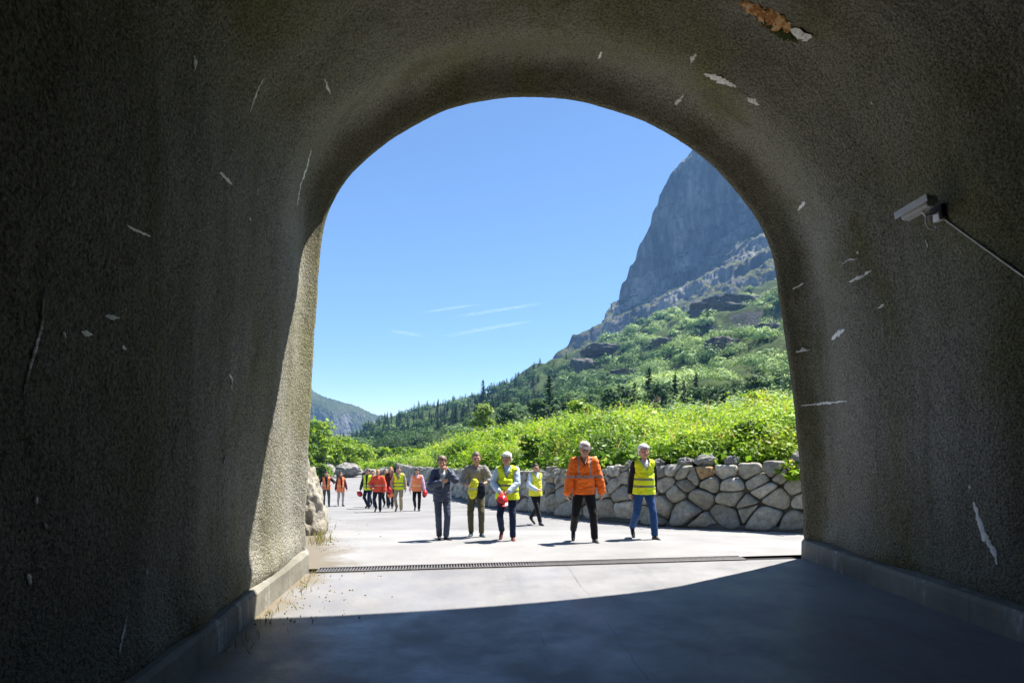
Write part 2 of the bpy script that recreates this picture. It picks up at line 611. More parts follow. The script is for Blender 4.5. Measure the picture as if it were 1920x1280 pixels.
    if vest:
        mat, hem, inflate, openv = vest
        pr = torso(inflate)
        pr.append(('k', hem - 0.03, 1.22, (0.172 * w + inflate + b * 0.3, 0.135 + inflate + b * 0.4), (0.156 * w + inflate, 0.115 + inflate), 0.0))
        pass

        def cut2(c):
            if c.z < hem: return True
            if c.z > 1.478 + inflate * 0.5 and abs(c.x) < 0.085: return True
            if abs(c.x) > 0.196 * w and c.z > 1.18: return True
            v = openv
            if v and c.y < T(c.z) - 0.02 and c.z > v[0] and abs(c.x) < 0.012 + v[1] * min(1.0, max(0, c.z - v[0]) / (1.45 - v[0])): return True
            return False
        mobj('safety_vest', solid('vest', pr, cv, 3, cut2, wr=0.012, wrs=7, seed=int(fx) + 9), mat, root)
    if hair:
        mat, style = hair
        hp = [('s', H((0, hy_ + 0.018, 1.662)), (0.082, 0.100, 0.107), Rh)]
        if style == 'full': hp += [('s', H((0, hy_ + 0.02, 1.69)), (0.090, 0.105, 0.090), Rh), ('s', H((0, hy_ + 0.05, 1.62)), (0.086, 0.072, 0.085), Rh)]
        if style == 'long':
            hp += [('c', H((0, hy_ + 0.06, 1.66)), H((0, 0.075, 1.40)), 0.085, 0.06), ('c', H((-0.07, 0.02, 1.62)), H((-0.085, 0.02, 1.40)), 0.03, 0.03),
                   ('c', H((0.07, 0.02, 1.62)), H((0.085, 0.02, 1.40)), 0.03, 0.03)]
        Ri = Rh.inverted()

        def cut3(c):
            q = Ri @ (Vector(c) - neck) / HS + Vector((0, 0, 1.497))
            line = 1.706 if style != 'bald' else 1.74
            if q.y < hy_ - 0.03 and q.z < line: return True
            if q.y < hy_ + 0.012 and q.z < 1.655 and abs(q.x) < 0.085 and style != 'long': return True
            if style in ('short', 'full', 'bald') and q.z < 1.585: return True
            if style == 'bald' and q.z > 1.70: return True
            return False
        mobj('hair', solid('hair', [sc(p) for p in hp], 0.008 if near else 0.012, 1, cut3, wr=0.006, wrs=30, seed=int(fx)), mat, root)
    if cap:
        cp = [('s', H((0, hy_ + 0.014, 1.685)), (0.090, 0.108, 0.088), Rh), ('c', H((0, hy_ - 0.02, 1.70)), H((0, hy_ + 0.02, 1.70)), 0.085, 0.085)]
        Ri = Rh.inverted()
        co = mobj('cap', solid('cap', [sc(p) for p in cp], 0.008, 2, lambda c: (Ri @ (Vector(c) - neck)).z / HS + 1.497 < 1.69), cap[0], root)
        bp = [('s', H((0, hy_ - 0.135, 1.688)), (0.080, 0.088, 0.014), Rh @ Matrix.Rotation(math.radians(14), 3, 'X'))]
        mobj('peak', solid('peak', [sc(p) for p in bp], 0.006, 1), cap[1], co)
    if backpack:
        bp = [('s', (0, 0.19 + ly, 1.22), (0.13, 0.085, 0.21)), ('s', (0, 0.22 + ly, 1.1), (0.12, 0.08, 0.1))]
        e = mobj('backpack', solid('backpack', bp, 0.014, 3), backpack[0])
        e.matrix_world = Matrix.Translation(g) @ Matrix.Rotation(math.radians(rz), 4, 'Z') @ Matrix.Scale(S, 4)
        tag(e, backpack[1], 'backpack')
    root['S'] = S
    M = Matrix.Translation(g) @ Matrix.Rotation(math.radians(rz), 4, 'Z') @ Matrix.Scale(S, 4)
    return root, J, M, S


YEL = (0.72, 0.86, 0.02)
ORG = (0.92, 0.17, 0.015)
GB = [(0.985, 0.022), (1.115, 0.022)]
hi_yel = cloth('yellow_vest', YEL, 0.7, GB, bandcol=(0.20, 0.23, 0.12), fold=0.5)
hi_yel_plain = cloth('yellow_vest_plain', (0.80, 0.80, 0.05), 0.7, [(1.02, 0.02)], bandcol=(0.6, 0.62, 0.4), fold=0.5)
hi_org = cloth('orange_jacket', ORG, 0.7, [(1.15, 0.022)], [(0.105, 0.016, 1.15)], (0.36, 0.24, 0.22), fold=0.6)
hi_org_far = cloth('orange_vest', (0.92, 0.26, 0.10), 0.7, [(1.05, 0.022)], bandcol=(0.75, 0.55, 0.3), fold=0.5)
hi_red_org = cloth('red_orange_jacket', (0.72, 0.085, 0.035), 0.7, [(1.1, 0.022)], bandcol=(0.55, 0.3, 0.25), fold=0.5)
navy = cloth('navy', (0.008, 0.012, 0.028), 0.75)
suit = cloth('navy_suit', (0.05, 0.064, 0.105), 0.5)
black = cloth('black', (0.008, 0.008, 0.009), 0.8)
dred = cloth('dark_red', (0.09, 0.008, 0.012), 0.8)
jean = cloth('jeans', (0.018, 0.065, 0.20), 0.8)
djean = cloth('dark_jeans', (0.007, 0.016, 0.05), 0.8)
olive = cloth('olive', (0.10, 0.094, 0.055), 0.85)
dgreen = cloth('grey_green', (0.085, 0.095, 0.08), 0.85)
khaki = cloth('khaki', (0.36, 0.30, 0.19), 0.85)
pale = cloth('pale_trousers', (0.45, 0.42, 0.38), 0.85)
gshirt = cloth('grey_shirt', (0.24, 0.225, 0.215), 0.85)
lblue = cloth('light_blue_shirt', (0.48, 0.60, 0.72), 0.8)
mblue = cloth('blue_shirt', (0.10, 0.27, 0.55), 0.8)
wshirt = cloth('white_shirt', (0.72, 0.74, 0.78), 0.8)
pink = cloth('pink_shirt', (0.75, 0.45, 0.62), 0.8)
s_black = simple('black_shoe', (0.012, 0.012, 0.012), 0.45)
s_red = simple('oxblood_shoe', (0.13, 0.025, 0.02), 0.45)
s_teal = simple('dark_teal_boot', (0.02, 0.05, 0.055), 0.6)
s_sand = simple('sand_shoe', (0.3, 0.24, 0.19), 0.7)
h_white = hair_mat('white', (0.75, 0.73, 0.70))
h_grey = hair_mat('grey', (0.30, 0.27, 0.24))
h_mid = hair_mat('mid_brown', (0.17, 0.115, 0.08))
h_brown = hair_mat('brown', (0.06, 0.03, 0.018))
h_dark = hair_mat('dark', (0.014, 0.011, 0.010))
h_blond = hair_mat('blond', (0.42, 0.21, 0.08))
capm = simple('pale_cap', (0.72, 0.60, 0.58), 0.8)
capd = simple('dark_peak', (0.035, 0.022, 0.02), 0.8)

D = (0, -0.1, -1)


def walk(fl, bl, spread=0.09, lead='R'):
    """lead foot fl metres in front, other foot bl metres behind with its heel up"""
    o = 'L' if lead == 'R' else 'R'
    s = 1 if lead == 'R' else -1
    return {lead: ((spread * s, -fl, 0.088), (0.2 * s, -1, 0.0)), o: ((-spread * s, bl, 0.17), (-0.1 * s, -0.75, -0.62))}


# --- the six in front
person(1095, 1015, 826, 'person in bulky orange hi-vis jacket and cap with black trousers', legs=walk(0.16, 0.22, 0.165), head=(8, 8), width=0.93, belly=0.02, slim=1.1,
       arms={'L': ((-0.31, -0.10, 0.85), (-0.8, 0.6, 0), D, (0.8, 0.6, 0), 0.5), 'R': ((0.33, 0.02, 0.85), (0.8, 0.6, 0), D, (-0.8, 0.6, 0), 0.5)},
       top=(hi_org, 0.845, 0.036, 'long', (1.33, 0.07)), trousers=(black, 1.12), shoes=s_black, hair=(h_grey, 'bald'), cap=(capm, capd), skincol=SKIN)
person(1207, 1009, 831, 'white haired person in zipped yellow vest over black sleeves and blue jeans', rz=6, legs=walk(0.2, 0.26, 0.14), head=(6, 0), belly=0.03,
       arms={'L': ((-0.25, 0.06, 0.83), (-0.4, 0.9, 0), D, (1, 0, 0), 0.5), 'R': ((0.25, 0.12, 0.88), (0.5, 0.8, 0), D, (-1, 0, 0), 0.5)},
       under=(wshirt, 0.95, 0.0, 'none', (1.40, 0.025)), top=(black, 0.87, 0.014, 'long', (1.2, 0.09)), vest=(hi_yel, 0.84, 0.034, (1.28, 0.08)), trousers=(jean, 1.15), shoes=s_black, hair=(h_white, 'full'))
_p, _J, _M, _S = person(951, 1012, 846, 'white haired person in yellow vest and light blue shirt holding a red helmet', rz=-4, legs=walk(0.10, 0.14, 0.12), head=(-14, 8), belly=0.07, width=1.06,
       arms={'L': ((-0.14, -0.285, 1.00), (-0.9, 0.25, -0.3), (0.7, -0.45, -0.5), (0.5, 0.3, -0.7), 0.55), 'R': ((0.06, -0.30, 1.00), (0.9, 0.25, -0.3), (-0.8, -0.4, -0.45), (-0.4, 0.3, -0.8), 0.55)},
       top=(lblue, 0.87, 0.016, 'long', None), vest=(hi_yel, 0.83, 0.04, (1.25, 0.07)), trousers=(djean, 1.12), shoes=s_red, hair=(h_white, 'full'))
helmet_thing(_M @ Vector((-0.065, -0.39, 0.845)), (math.radians(25), 0, math.radians(10)), _S, 'bright red safety helmet in both hands of the white haired person in light blue shirt')
_p, _J, _M, _S = person(893, 1005, 845, 'short haired person in grey shirt and olive trousers carrying folded clothes', legs={'L': ((-0.105, 0.0, 0.085), (-0.15, -1, 0)), 'R': ((0.115, -0.12, 0.085), (0.45, -1, 0))}, head=(10, 4),
       arms={'L': ((-0.13, -0.26, 1.06), (-0.7, 0.5, -0.2), (0.8, -0.4, 0.1), (0.2, 0.2, -1), 0.8), 'R': ((0.14, -0.26, 1.10), (0.8, 0.4, -0.2), (-0.8, -0.3, 0.1), (-0.2, 0.2, -1), 0.8)},
       top=(gshirt, 0.88, 0.018, 'rolled', (1.38, 0.05)), trousers=(olive, 1.0), shoes=s_teal, hair=(h_mid, 'short'), slim=0.94)
_v = mobj('folded_vest', solid('folded_vest', [('s', (-0.02, -0.31, 1.10), (0.085, 0.05, 0.12)), ('s', (-0.05, -0.31, 0.98), (0.09, 0.045, 0.15)), ('s', (-0.07, -0.30, 0.90), (0.05, 0.04, 0.09))], 0.009, 3, wr=0.014, wrs=11), hi_yel_plain)
_v.matrix_world = _M
tag(_v, 'bright yellow vest bunched up in the hands of the person in grey shirt', 'folded vest')
_v = mobj('folded_jacket', solid('folded_jacket', [('s', (0.12, -0.30, 1.05), (0.075, 0.055, 0.11)), ('s', (0.115, -0.28, 0.93), (0.09, 0.05, 0.12))], 0.009, 3, wr=0.014, wrs=10), navy)
_v.matrix_world = _M
tag(_v, 'black jacket draped over the forearm of the person in grey shirt', 'folded jacket')
person(829, 1011, 853, 'brown haired person in navy suit holding one hand to the mouth', rz=14, legs={'L': ((-0.06, 0.0, 0.085), (-0.15, -1, 0)), 'R': ((0.07, -0.10, 0.085), (0.5, -1, 0))}, head=(-8, 4), slim=0.92, width=0.98,
       arms={'L': ((-0.04, -0.27, 1.23), (-0.8, 0.3, -0.5), (0.85, -0.3, 0.3), (0.2, 0.8, 0.2), 0.6), 'R': ((0.075, -0.21, 1.46), (0.75, 0.1, -0.8), (-0.45, 0.25, 0.75), (-0.2, 0.9, 0.0), 0.8)},
       under=(lblue, 0.9, 0.004, 'none', (1.36, 0.03)), top=(suit, 0.82, 0.026, 'long', (1.05, 0.085)), trousers=(suit, 1.15), shoes=s_black, hair=(h_mid, 'full'))
person(1004, 983, 867, 'dark bearded person in yellow vest and black trousers striding sideways along the wall', rz=38, legs=walk(0.30, 0.30, 0.07, 'L'), head=(-6, 0),
       arms={'L': ((-0.17, -0.25, 1.03), (-0.8, 0.5, -0.2), (0.5, -0.8, 0.1), (0.2, 0.2, -1), 0.7), 'R': ((0.25, 0.10, 0.9), (0.5, 0.8, 0), D, (-1, 0, 0), 0.5)},
       top=(lblue, 0.88, 0.016, 'long', None), vest=(hi_yel_plain, 0.84, 0.035, (1.30, 0.08)), trousers=(black, 1.05), shoes=s_black, hair=(h_dark, 'short'), slim=0.92)
# --- the group farther down the road
G = 'people walking up the road in hi-vis clothing'
_p, _J, _M, _S = person(782, 957, 877, 'dark haired person in orange vest over pink sleeves beside the stone wall', rz=8, near=False, legs=walk(0.1, 0.08, 0.08), group=G,
       arms={'L': ((-0.30, -0.02, 0.84), (-0.5, 0.8, 0), D, (1, 0, 0), 0.5), 'R': ((0.30, -0.05, 0.86), (0.6, 0.8, 0), D, (-1, 0, 0), 0.6)},
       top=(pink, 0.88, 0.02, 'long', None), vest=(hi_org_far, 0.82, 0.042, (1.34, 0.07)), trousers=(black, 1.05), shoes=s_black, hair=(h_dark, 'full'))
helmet_thing(_M @ Vector((0.325, -0.10, 0.73)), (math.radians(60), math.radians(30), 0.5), _S, 'red safety helmet in the hand of the person with pink sleeves')
_p, _J, _M, _S = person(748, 958, 873, 'person in bright yellow vest and khaki trousers beside the group', near=False, legs=walk(0.08, 0.06, 0.10), group=G,
       arms={'L': ((-0.24, -0.16, 0.92), (-0.6, 0.7, 0), D, (1, 0, 0), 0.6), 'R': ((0.26, -0.03, 0.86), (0.5, 0.8, 0), D, (-1, 0, 0), 0.5)},
       top=(khaki, 0.9, 0.014, 'long', None), vest=(hi_yel, 0.86, 0.04, (1.22, 0.09)), trousers=(khaki, 1.15), shoes=s_sand, hair=(h_dark, 'short'))
_p, _J, _M, _S = person(733, 952, 874, 'blond person in dark red top behind the yellow vest and khaki trousers', near=False, legs=walk(0.12, 0.1, 0.08), group=G,
       arms={'L': ((-0.25, -0.08, 0.85), (-0.6, 0.7, 0), D, (1, 0, 0), 0.6), 'R': ((0.24, -0.1, 0.86), (0.6, 0.7, 0), D, (-1, 0, 0), 0.6)},
       top=(dred, 0.86, 0.022, 'long', (1.25, 0.05)), trousers=(navy, 1.1), shoes=s_black, hair=(h_blond, 'long'))
helmet_thing(_M @ Vector((-0.03, -0.22, 0.79)), (math.radians(70), 0, 0.2), _S, 'red safety helmet in front of the blond person in dark red top')
_b = mobj('tote_bag', solid('tote_bag', [('s', (0.02, -0.20, 0.58), (0.13, 0.05, 0.13)), ('c', (-0.07, -0.19, 0.68), (-0.02, -0.17, 0.84), 0.012, 0.012), ('c', (0.09, -0.19, 0.68), (0.02, -0.17, 0.84), 0.012, 0.012)], 0.010, 2, wr=0.01, wrs=9), hi_org_far)
_b.matrix_world = _M
tag(_b, 'pale orange bag hanging at the knees of the blond person in dark red top', 'bag')
person(724, 950, 878, 'grey haired person in plain yellow vest and black trousers at the back of the group', near=False, legs=walk(0.1, 0.1, 0.09), group=G,
       top=(lblue, 0.9, 0.014, 'long', None), vest=(hi_yel_plain, 0.86, 0.035, None), trousers=(black, 1.1), shoes=s_black, hair=(h_grey, 'short'))
person(709, 959, 879, 'person in reddish orange jacket and navy trousers in front of the group', near=False, legs=walk(0.08, 0.06, 0.10), head=(0, 8), group=G,
       arms={'L': ((-0.22, -0.2, 1.0), (-0.7, 0.6, 0), (0.5, -0.6, 0.1), (0.3, 0.2, -1), 0.6), 'R': ((0.29, -0.08, 0.88), (0.5, 0.8, 0), D, (-1, 0, 0), 0.5)},
       top=(hi_red_org, 0.84, 0.04, 'long', None), trousers=(navy, 1.15), shoes=s_black, hair=(h_blond, 'short'))
person(699, 949, 880, 'person in open yellow vest over blue shirt partly hidden behind the reddish jacket', near=False, legs=walk(0.1, 0.08, 0.08), group=G,
       top=(mblue, 0.88, 0.018, 'long', None), vest=(hi_yel_plain, 0.86, 0.04, (0.9, 0.11)), trousers=(djean, 1.05), shoes=s_black, hair=(h_brown, 'short'))
_p, _J, _M, _S = person(690, 953, 878, 'dark haired person in yellow vest and jeans dangling a red helmet by the road middle', rz=-10, near=False, legs=walk(0.1, 0.1, 0.08), group=G,
       arms={'L': ((-0.33, -0.05, 0.86), (-0.6, 0.6, 0), (-0.15, -0.1, -1), (1, 0, 0), 0.7), 'R': ((0.26, -0.08, 0.88), (0.5, 0.8, 0), D, (-1, 0, 0), 0.5)},
       top=(cloth('dark_green', (0.02, 0.035, 0.022)), 0.88, 0.02, 'long', None), vest=(hi_yel, 0.84, 0.042, (0.86, 0.05)), trousers=(djean, 1.05), shoes=s_black, hair=(h_brown, 'full'))
helmet_thing(_M @ Vector((-0.37, -0.07, 0.66)), (math.radians(40), math.radians(-50), 0.3), _S, 'dark red safety helmet dangling from the hand of the person in jeans')
person(639, 948, 884, 'long haired person in orange vest and pale trousers stepping out with one heel raised', rz=30, near=False, legs=walk(0.18, 0.34, 0.06, 'R'), group=G,
       arms={'L': ((-0.24, 0.1, 0.86), (-0.5, 0.8, 0), D, (1, 0, 0), 0.5), 'R': ((0.27, -0.16, 0.86), (0.5, 0.8, 0), (0.1, -0.4, -1), (-1, 0, 0), 0.6)},
       top=(dred, 0.88, 0.016, 'long', None), vest=(hi_org_far, 0.72, 0.045, (0.9, 0.05)), trousers=(pale, 1.0), shoes=s_black, hair=(h_brown, 'long'), slim=0.88, width=0.9)
_p, _J, _M, _S = person(612, 949, 882, 'dark haired person in short black sleeves and orange vest leaning beside the long haired person', rz=18, near=False, lean=0.08, group=G,
       legs={'L': ((-0.11, 0.05, 0.085), (-0.3, -1, 0)), 'R': ((0.12, -0.10, 0.085), (0.3, -1, 0))},
       arms={'L': ((-0.20, -0.20, 0.98), (-1, 0.3, 0), (0.4, -0.5, -0.5), (0.4, 0.2, -1), 0.6), 'R': ((0.22, -0.25, 1.12), (0.8, 0.4, -0.3), (-0.2, -0.8, 0.3), (-0.4, 0.2, -1), 0.7)},
       top=(black, 0.92, 0.018, 'rolled', None), vest=(hi_org_far, 0.85, 0.04, (0.9, 0.06)), trousers=(dgreen, 0.95), shoes=s_black, hair=(h_dark, 'full'), width=0.95, slim=0.92)
# ================================================================== TUNNEL
TH = math.radians(4.5)
UX, UY, VX, VY = math.cos(TH), math.sin(TH), -math.sin(TH), math.cos(TH)


def TW(u, v, z): return Vector((u * UX + v * VX, u * UY + v * VY, z))


def to_uv(x, y): return x * UX + y * UY, x * VX + y * VY


def vmouth(u): return 7.40 + 0.03 * u


# the mouth's outline, taken as rays met with the mouth's own plane
_mpx = [(572, 1000), (574, 950), (578, 880), (581, 800), (585, 720), (591, 620), (597, 530), (604, 450), (613, 398), (632, 358), (662, 320), (700, 287), (740, 258), (800, 220),
        (850, 200), (900, 188), (960, 182), (1020, 181), (1075, 187), (1130, 200), (1180, 215), (1240, 243), (1300, 278), (1350, 322), (1400, 380),
        (1430, 425), (1450, 480), (1462, 560), (1475, 650), (1487, 740), (1496, 830), (1504, 920), (1510, 990)]
prof = []
for px, py in _mpx:
    dx, dz = (px - CX) / F, -(py - HY) / F
    du, dv = to_uv(dx, 1.0)
    t = 7.40 / (dv - 0.03 * du)
    prof.append((du * t, EYE + dz * t))
prof = np.array(prof)
prof = np.concatenate([[(prof[0, 0] - 0.01, -0.02)], prof, [(prof[-1, 0] + 0.02, -0.02)]])
NA = 430
d = np.r_[0, np.cumsum(np.linalg.norm(np.diff(prof, axis=0), axis=1))]
tt = np.linspace(0, d[-1], NA)
pu, pz = np.interp(tt, d, prof[:, 0]), np.interp(tt, d, prof[:, 1])
for _ in range(60):
    pu[1:-1] = pu[1:-1] * 0.5 + 0.25 * (pu[:-2] + pu[2:]); pz[1:-1] = pz[1:-1] * 0.5 + 0.25 * (pz[:-2] + pz[2:])
tu, tz = np.gradient(pu), np.gradient(pz)
l = np.hypot(tu, tz)
nu, nz_ = -tz / l, tu / l                       # outward from the bore (the profile runs left foot, crown, right foot)
mid = np.array((1.2, 2.5))
if ((pu - mid[0]) * nu + (pz - mid[1]) * nz_).mean() < 0: nu, nz_ = -nu, -nz_
low = sstep(0.9, 0.25, pz)                      # 1 at the foot


def bore(dist):
    """how far the sprayed lining stands outside the mouth's edge, dist metres inside it"""
    xs = [-1, 0.0, 0.10, 0.22, 0.32, 0.45, 0.75, 1.05, 1.25, 1.55, 1.85, 2.4, 2.9, 3.3, 4.2, 5.0, 6.0, 7.0, 12, 40]
    ys = [0.02, 0.02, 0.08, 0.20, 0.27, 0.285, 0.20, 0.125, 0.125, 0.20, 0.27, 0.235, 0.21, 0.28, 0.31, 0.28, 0.32, 0.29, 0.3, 0.3]
    ks = np.linspace(-0.10, 0.10, 7)
    return float(np.mean([np.interp(dist + k, xs, ys) for k in ks])) - 0.02 * (dist < 0.05)


lowl = sstep(3.4, 1.2, pz)
SIDE = 1 - np.where(pu < mid[0], 0.72 * sstep(5.4, 3.2, pz), 0.42 * lowl)     # the walls stand almost flush with the mouth near the road


vs = np.concatenate([np.linspace(-24, -2, 23), np.linspace(-1.6, 2.0, 20), np.arange(2.05, 7.40, 0.034)])
rows, dist_rows = [], []
for v in vs:
    dd = 7.40 - v
    off = bore(dd) * SIDE
    rows.append((off, np.full(NA, v)))
for off, dv in ((0.0, 0.0), (0.012, 0.03), (0.05, 0.055), (0.11, 0.06)):       # the rounded lip
    rows.append((np.full(NA, off + (0.02 if dv == 0 else 0.0)), np.full(NA, 7.40 + dv)))
OFF = np.array([r[0] for r in rows]); VV_ = np.array([r[1] for r in rows])
U0 = np.broadcast_to(pu, OFF.shape); Z0 = np.broadcast_to(pz, OFF.shape)
VM = VV_ + 0.03 * U0
q = np.stack([U0.ravel(), VM.ravel(), Z0.ravel()], 1)
dd = (7.40 - VV_).ravel()
fade = sstep(-0.05, 0.35, dd)
fine = (0.005 * pnoise(q * 9.0, 5) + 0.007 * pnoise(q * 21.0, 6)) * (0.5 + 0.5 * fade)
big = (0.030 * fbm(q * np.array((0.5, 0.9, 0.5)), 3, 8) + 0.020 * pnoise(q * np.array((0.9, 2.2, 0.9)), 9)) * fade + 0.014 * pnoise(q * np.array((1.6, 1.6, 1.6)), 31) * (1 - fade)
OFF = OFF + (fine + big).reshape(OFF.shape)
# the spray bulges where it meets the kerb, and hides its back edge
bul = np.exp(-((Z0 - 0.33) / 0.17) ** 2)
OFF = OFF - bul * (0.02 + 0.055 * sstep(0.1, 0.4, 7.40 - VV_)) * (1 + 0.45 * pnoise(q * 2.2, 12).reshape(OFF.shape))
U = U0 + nu * OFF; Z = np.maximum(Z0 + nz_ * OFF, -0.03)
tv = np.stack([(U * UX + VM * VX).ravel(), (U * UY + VM * VY).ravel(), Z.ravel()], 1)
nr = len(rows)

# --- material of the sprayed concrete
b = NB('sprayed_concrete')
co = b.coord()
g1 = b.noise(0.55, co, 4, 0.55)
c = b.ramp(g1, [(0.3, (0.22, 0.21, 0.162)), (0.55, (0.285, 0.274, 0.224)), (0.75, (0.355, 0.343, 0.292))])
mo = b.maprange(b.noise(0.75, b.mapping(co, (1, 1, 0.5)), 4, 0.6, 0.6), 0.44, 0.68)
c = b.mix(b.math('MULTIPLY', mo, 0.75), c, (0.185, 0.178, 0.075))
drip = b.maprange(b.noise(2.2, b.mapping(co, (1, 1, 0.09)), 4, 0.6), 0.52, 0.72)
c = b.mix(b.math('MULTIPLY', drip, 0.5), c, (0.13, 0.125, 0.085))
gr = b.noise(46, co, 3, 0.7)
# shade put into the colour: darker deeper in the bore, broken by noise
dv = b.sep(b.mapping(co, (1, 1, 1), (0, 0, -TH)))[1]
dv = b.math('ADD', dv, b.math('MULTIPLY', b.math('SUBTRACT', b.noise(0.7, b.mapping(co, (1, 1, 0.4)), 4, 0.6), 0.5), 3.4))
depth_shade = b.maprange(dv, 6.6, 2.6)
c = b.mix(b.math('MULTIPLY', depth_shade, 0.62), c, (0.075, 0.07, 0.048))
c = b.mix(b.math('MULTIPLY', b.attr('lip'), 0.5), c, b.ramp(b.noise(3.0, co, 4, 0.7), [(0.35, (0.05, 0.042, 0.016)), (0.65, (0.115, 0.10, 0.045))]))
c = b.mix(0.8, c, b.ramp(gr, [(0.36, 0.36), (0.49, 1.0), (0.64, 1.55)]), 'MULTIPLY')
vo = b.n('TexVoronoi'); vo.inputs['Scale'].default_value = 60; b.link(co, vo.inputs['Vector'])
nm = b.bump(b.noise(5, co, 3), 0.35, 0.05)
nm = b.bump(b.noise(34, co, 4, 0.65), 1.0, 0.04, nm)
nm = b.bump(vo.outputs['Distance'], 0.4, 0.008, nm)
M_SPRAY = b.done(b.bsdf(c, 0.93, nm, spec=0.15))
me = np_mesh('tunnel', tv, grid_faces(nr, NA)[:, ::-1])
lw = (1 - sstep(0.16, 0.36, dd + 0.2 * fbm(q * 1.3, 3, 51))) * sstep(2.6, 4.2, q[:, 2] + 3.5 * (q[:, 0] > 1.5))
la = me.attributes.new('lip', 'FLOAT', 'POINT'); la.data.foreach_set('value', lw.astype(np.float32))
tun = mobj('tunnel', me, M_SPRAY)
tag(tun, 'arched road tunnel lined with rough dark sprayed concrete, open to the valley', 'tunnel')
TB = BVHTree.FromPolygons([Vector(p) for p in tv], [tuple(f) for f in grid_faces(nr, NA)])

# --- portal face, roof slab over the bore and the closed end behind the camera
bm = bmesh.new()
s = np.linspace(0, NA - 1, 60).astype(int)
lip = [Vector(tv[(nr - 1) * NA + k]) for k in s]
vrow = 7.46 + 0.03 * pu[s]
o1 = [TW(pu[k] + nu[k] * 0.7, 7.46 + 0.03 * pu[k], max(pz[k] + nz_[k] * 0.7, -0.3)) for k in s]
o2 = [TW(pu[k] + nu[k] * 0.7, -24.2, max(pz[k] + nz_[k] * 0.7, -0.3)) for k in s]
R_ = [[bm.verts.new(p) for p in r] for r in (lip, o1, o2)]
for x, y in zip(R_, R_[1:]):
    for k in range(len(s) - 1): bm.faces.new((x[k], x[k + 1], y[k + 1], y[k]))
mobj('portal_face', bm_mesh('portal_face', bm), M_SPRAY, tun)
bm = bmesh.new()
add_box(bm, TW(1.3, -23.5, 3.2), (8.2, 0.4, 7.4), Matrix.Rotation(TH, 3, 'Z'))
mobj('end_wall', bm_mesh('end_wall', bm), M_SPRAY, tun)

# --- kerbs
b = NB('kerb_concrete')
co = b.coord()
c = b.ramp(b.noise(1.6, co, 4), [(0.3, (0.15, 0.142, 0.112)), (0.7, (0.27, 0.258, 0.215))])
wst = b.maprange(b.noise(4.5, b.mapping(co, (1, 1, 0.10)), 4, 0.75), 0.52, 0.76)
wst = b.math('MULTIPLY', wst, b.maprange(b.noise(11, co, 4, 0.7), 0.3, 0.62))
c = b.mix(b.math('MULTIPLY', wst, 0.95), c, (0.6, 0.59, 0.56))
pl = b.sep(b.mapping(co, (1, 1, 1), (0, 0, -TH)))[1]
jt = b.math('LESS_THAN', b.math('ABSOLUTE', b.math('SUBTRACT', b.math('FRACT', b.math('MULTIPLY', pl, 0.72)), 0.5)), 0.0018)
c = b.mix(b.math('MULTIPLY', jt, 0.6), c, (0.04, 0.04, 0.035))
dst = b.maprange(b.noise(2.3, b.mapping(co, (1.3, 1.3, 0.15)), 3, 0.7), 0.60, 0.72)
c = b.mix(b.math('MULTIPLY', dst, 0.6), c, (0.09, 0.085, 0.07))
nm = b.bump(b.noise(60, co, 4), 0.5, 0.006)
nm = b.bump(b.noise(6, co, 3), 0.4, 0.03, nm)
M_KERB = b.done(b.bsdf(c, 0.9, nm, spec=0.2))
for side, uf, ub, v1 in ((-1, -1.965, -2.5, 7.46), (1, 4.57, 5.2, 7.56)):
    n = 180
    vv = np.linspace(-23, v1, n)
    q = np.stack([np.full(n, uf), vv, np.zeros(n)], 1)
    jit = 0.012 * pnoise(q * 1.3, 3) + 0.006 * pnoise(q * 6, 4)
    chip = 0.05 * np.clip(pnoise(q * 3.1, 7) - 0.25, 0, 1) + 0.02 * np.clip(pnoise(q * 9.1, 17) - 0.2, 0, 1)
    endr = sstep(v1 - 0.06, v1, vv) * 0.05
    V = []
    for k in range(n):
        f = uf + side * (jit[k] + endr[k]); bk = ub
        V += [TW(f, vv[k], -0.05), TW(f + side * 0.004, vv[k], 0.21 - chip[k]), TW(f + side * (0.03 + chip[k]), vv[k], 0.245 + jit[k] * 0.4), TW(bk, vv[k], 0.262)]
    fc = grid_faces(n, 4)
    if side > 0: fc = fc[:, ::-1]
    V = np.array(V)
    e = (n - 1) * 4
    V2 = np.concatenate([V, [TW(uf, v1, -0.05), TW(ub, v1, -0.05)]])
    fc = np.concatenate([fc, [[e, e + 1, e + 2, e + 3], [e, e + 3, len(V) + 1, len(V)]]])
    mobj('kerb', np_mesh('kerb', V2, fc, smooth=False), M_KERB, tun)

# --- pale lime crusts, a rust patch and moss that sit on the lining
M_LIME = simple('lime_crust', (0.85, 0.84, 0.78), 0.85, 0.25, 30, 0.6, 90, 0.004)
M_RUST = None
b = NB('rust_crust')
c = b.ramp(b.noise(9, None, 4, 0.7), [(0.32, (0.55, 0.50, 0.42)), (0.46, (0.62, 0.36, 0.13)), (0.56, (0.26, 0.07, 0.012)), (0.68, (0.62, 0.40, 0.18))])
M_RUST = b.done(b.bsdf(c, 0.8, b.bump(b.noise(40), 0.8, 0.02)))
M_MOSS = simple('moss_patch', (0.045, 0.055, 0.012), 0.95, 0.4, 20, 0.8, 60, 0.02)


def on_tunnel(px, py):
    o = Vector((0, 0, EYE)); dr = Vector(((px - CX) / F, 1, -(py - HY) / F)).normalized()
    h = TB.ray_cast(o, dr)
    return (h[0], h[1] if h[1].dot(dr) < 0 else -h[1]) if h[0] is not None else None


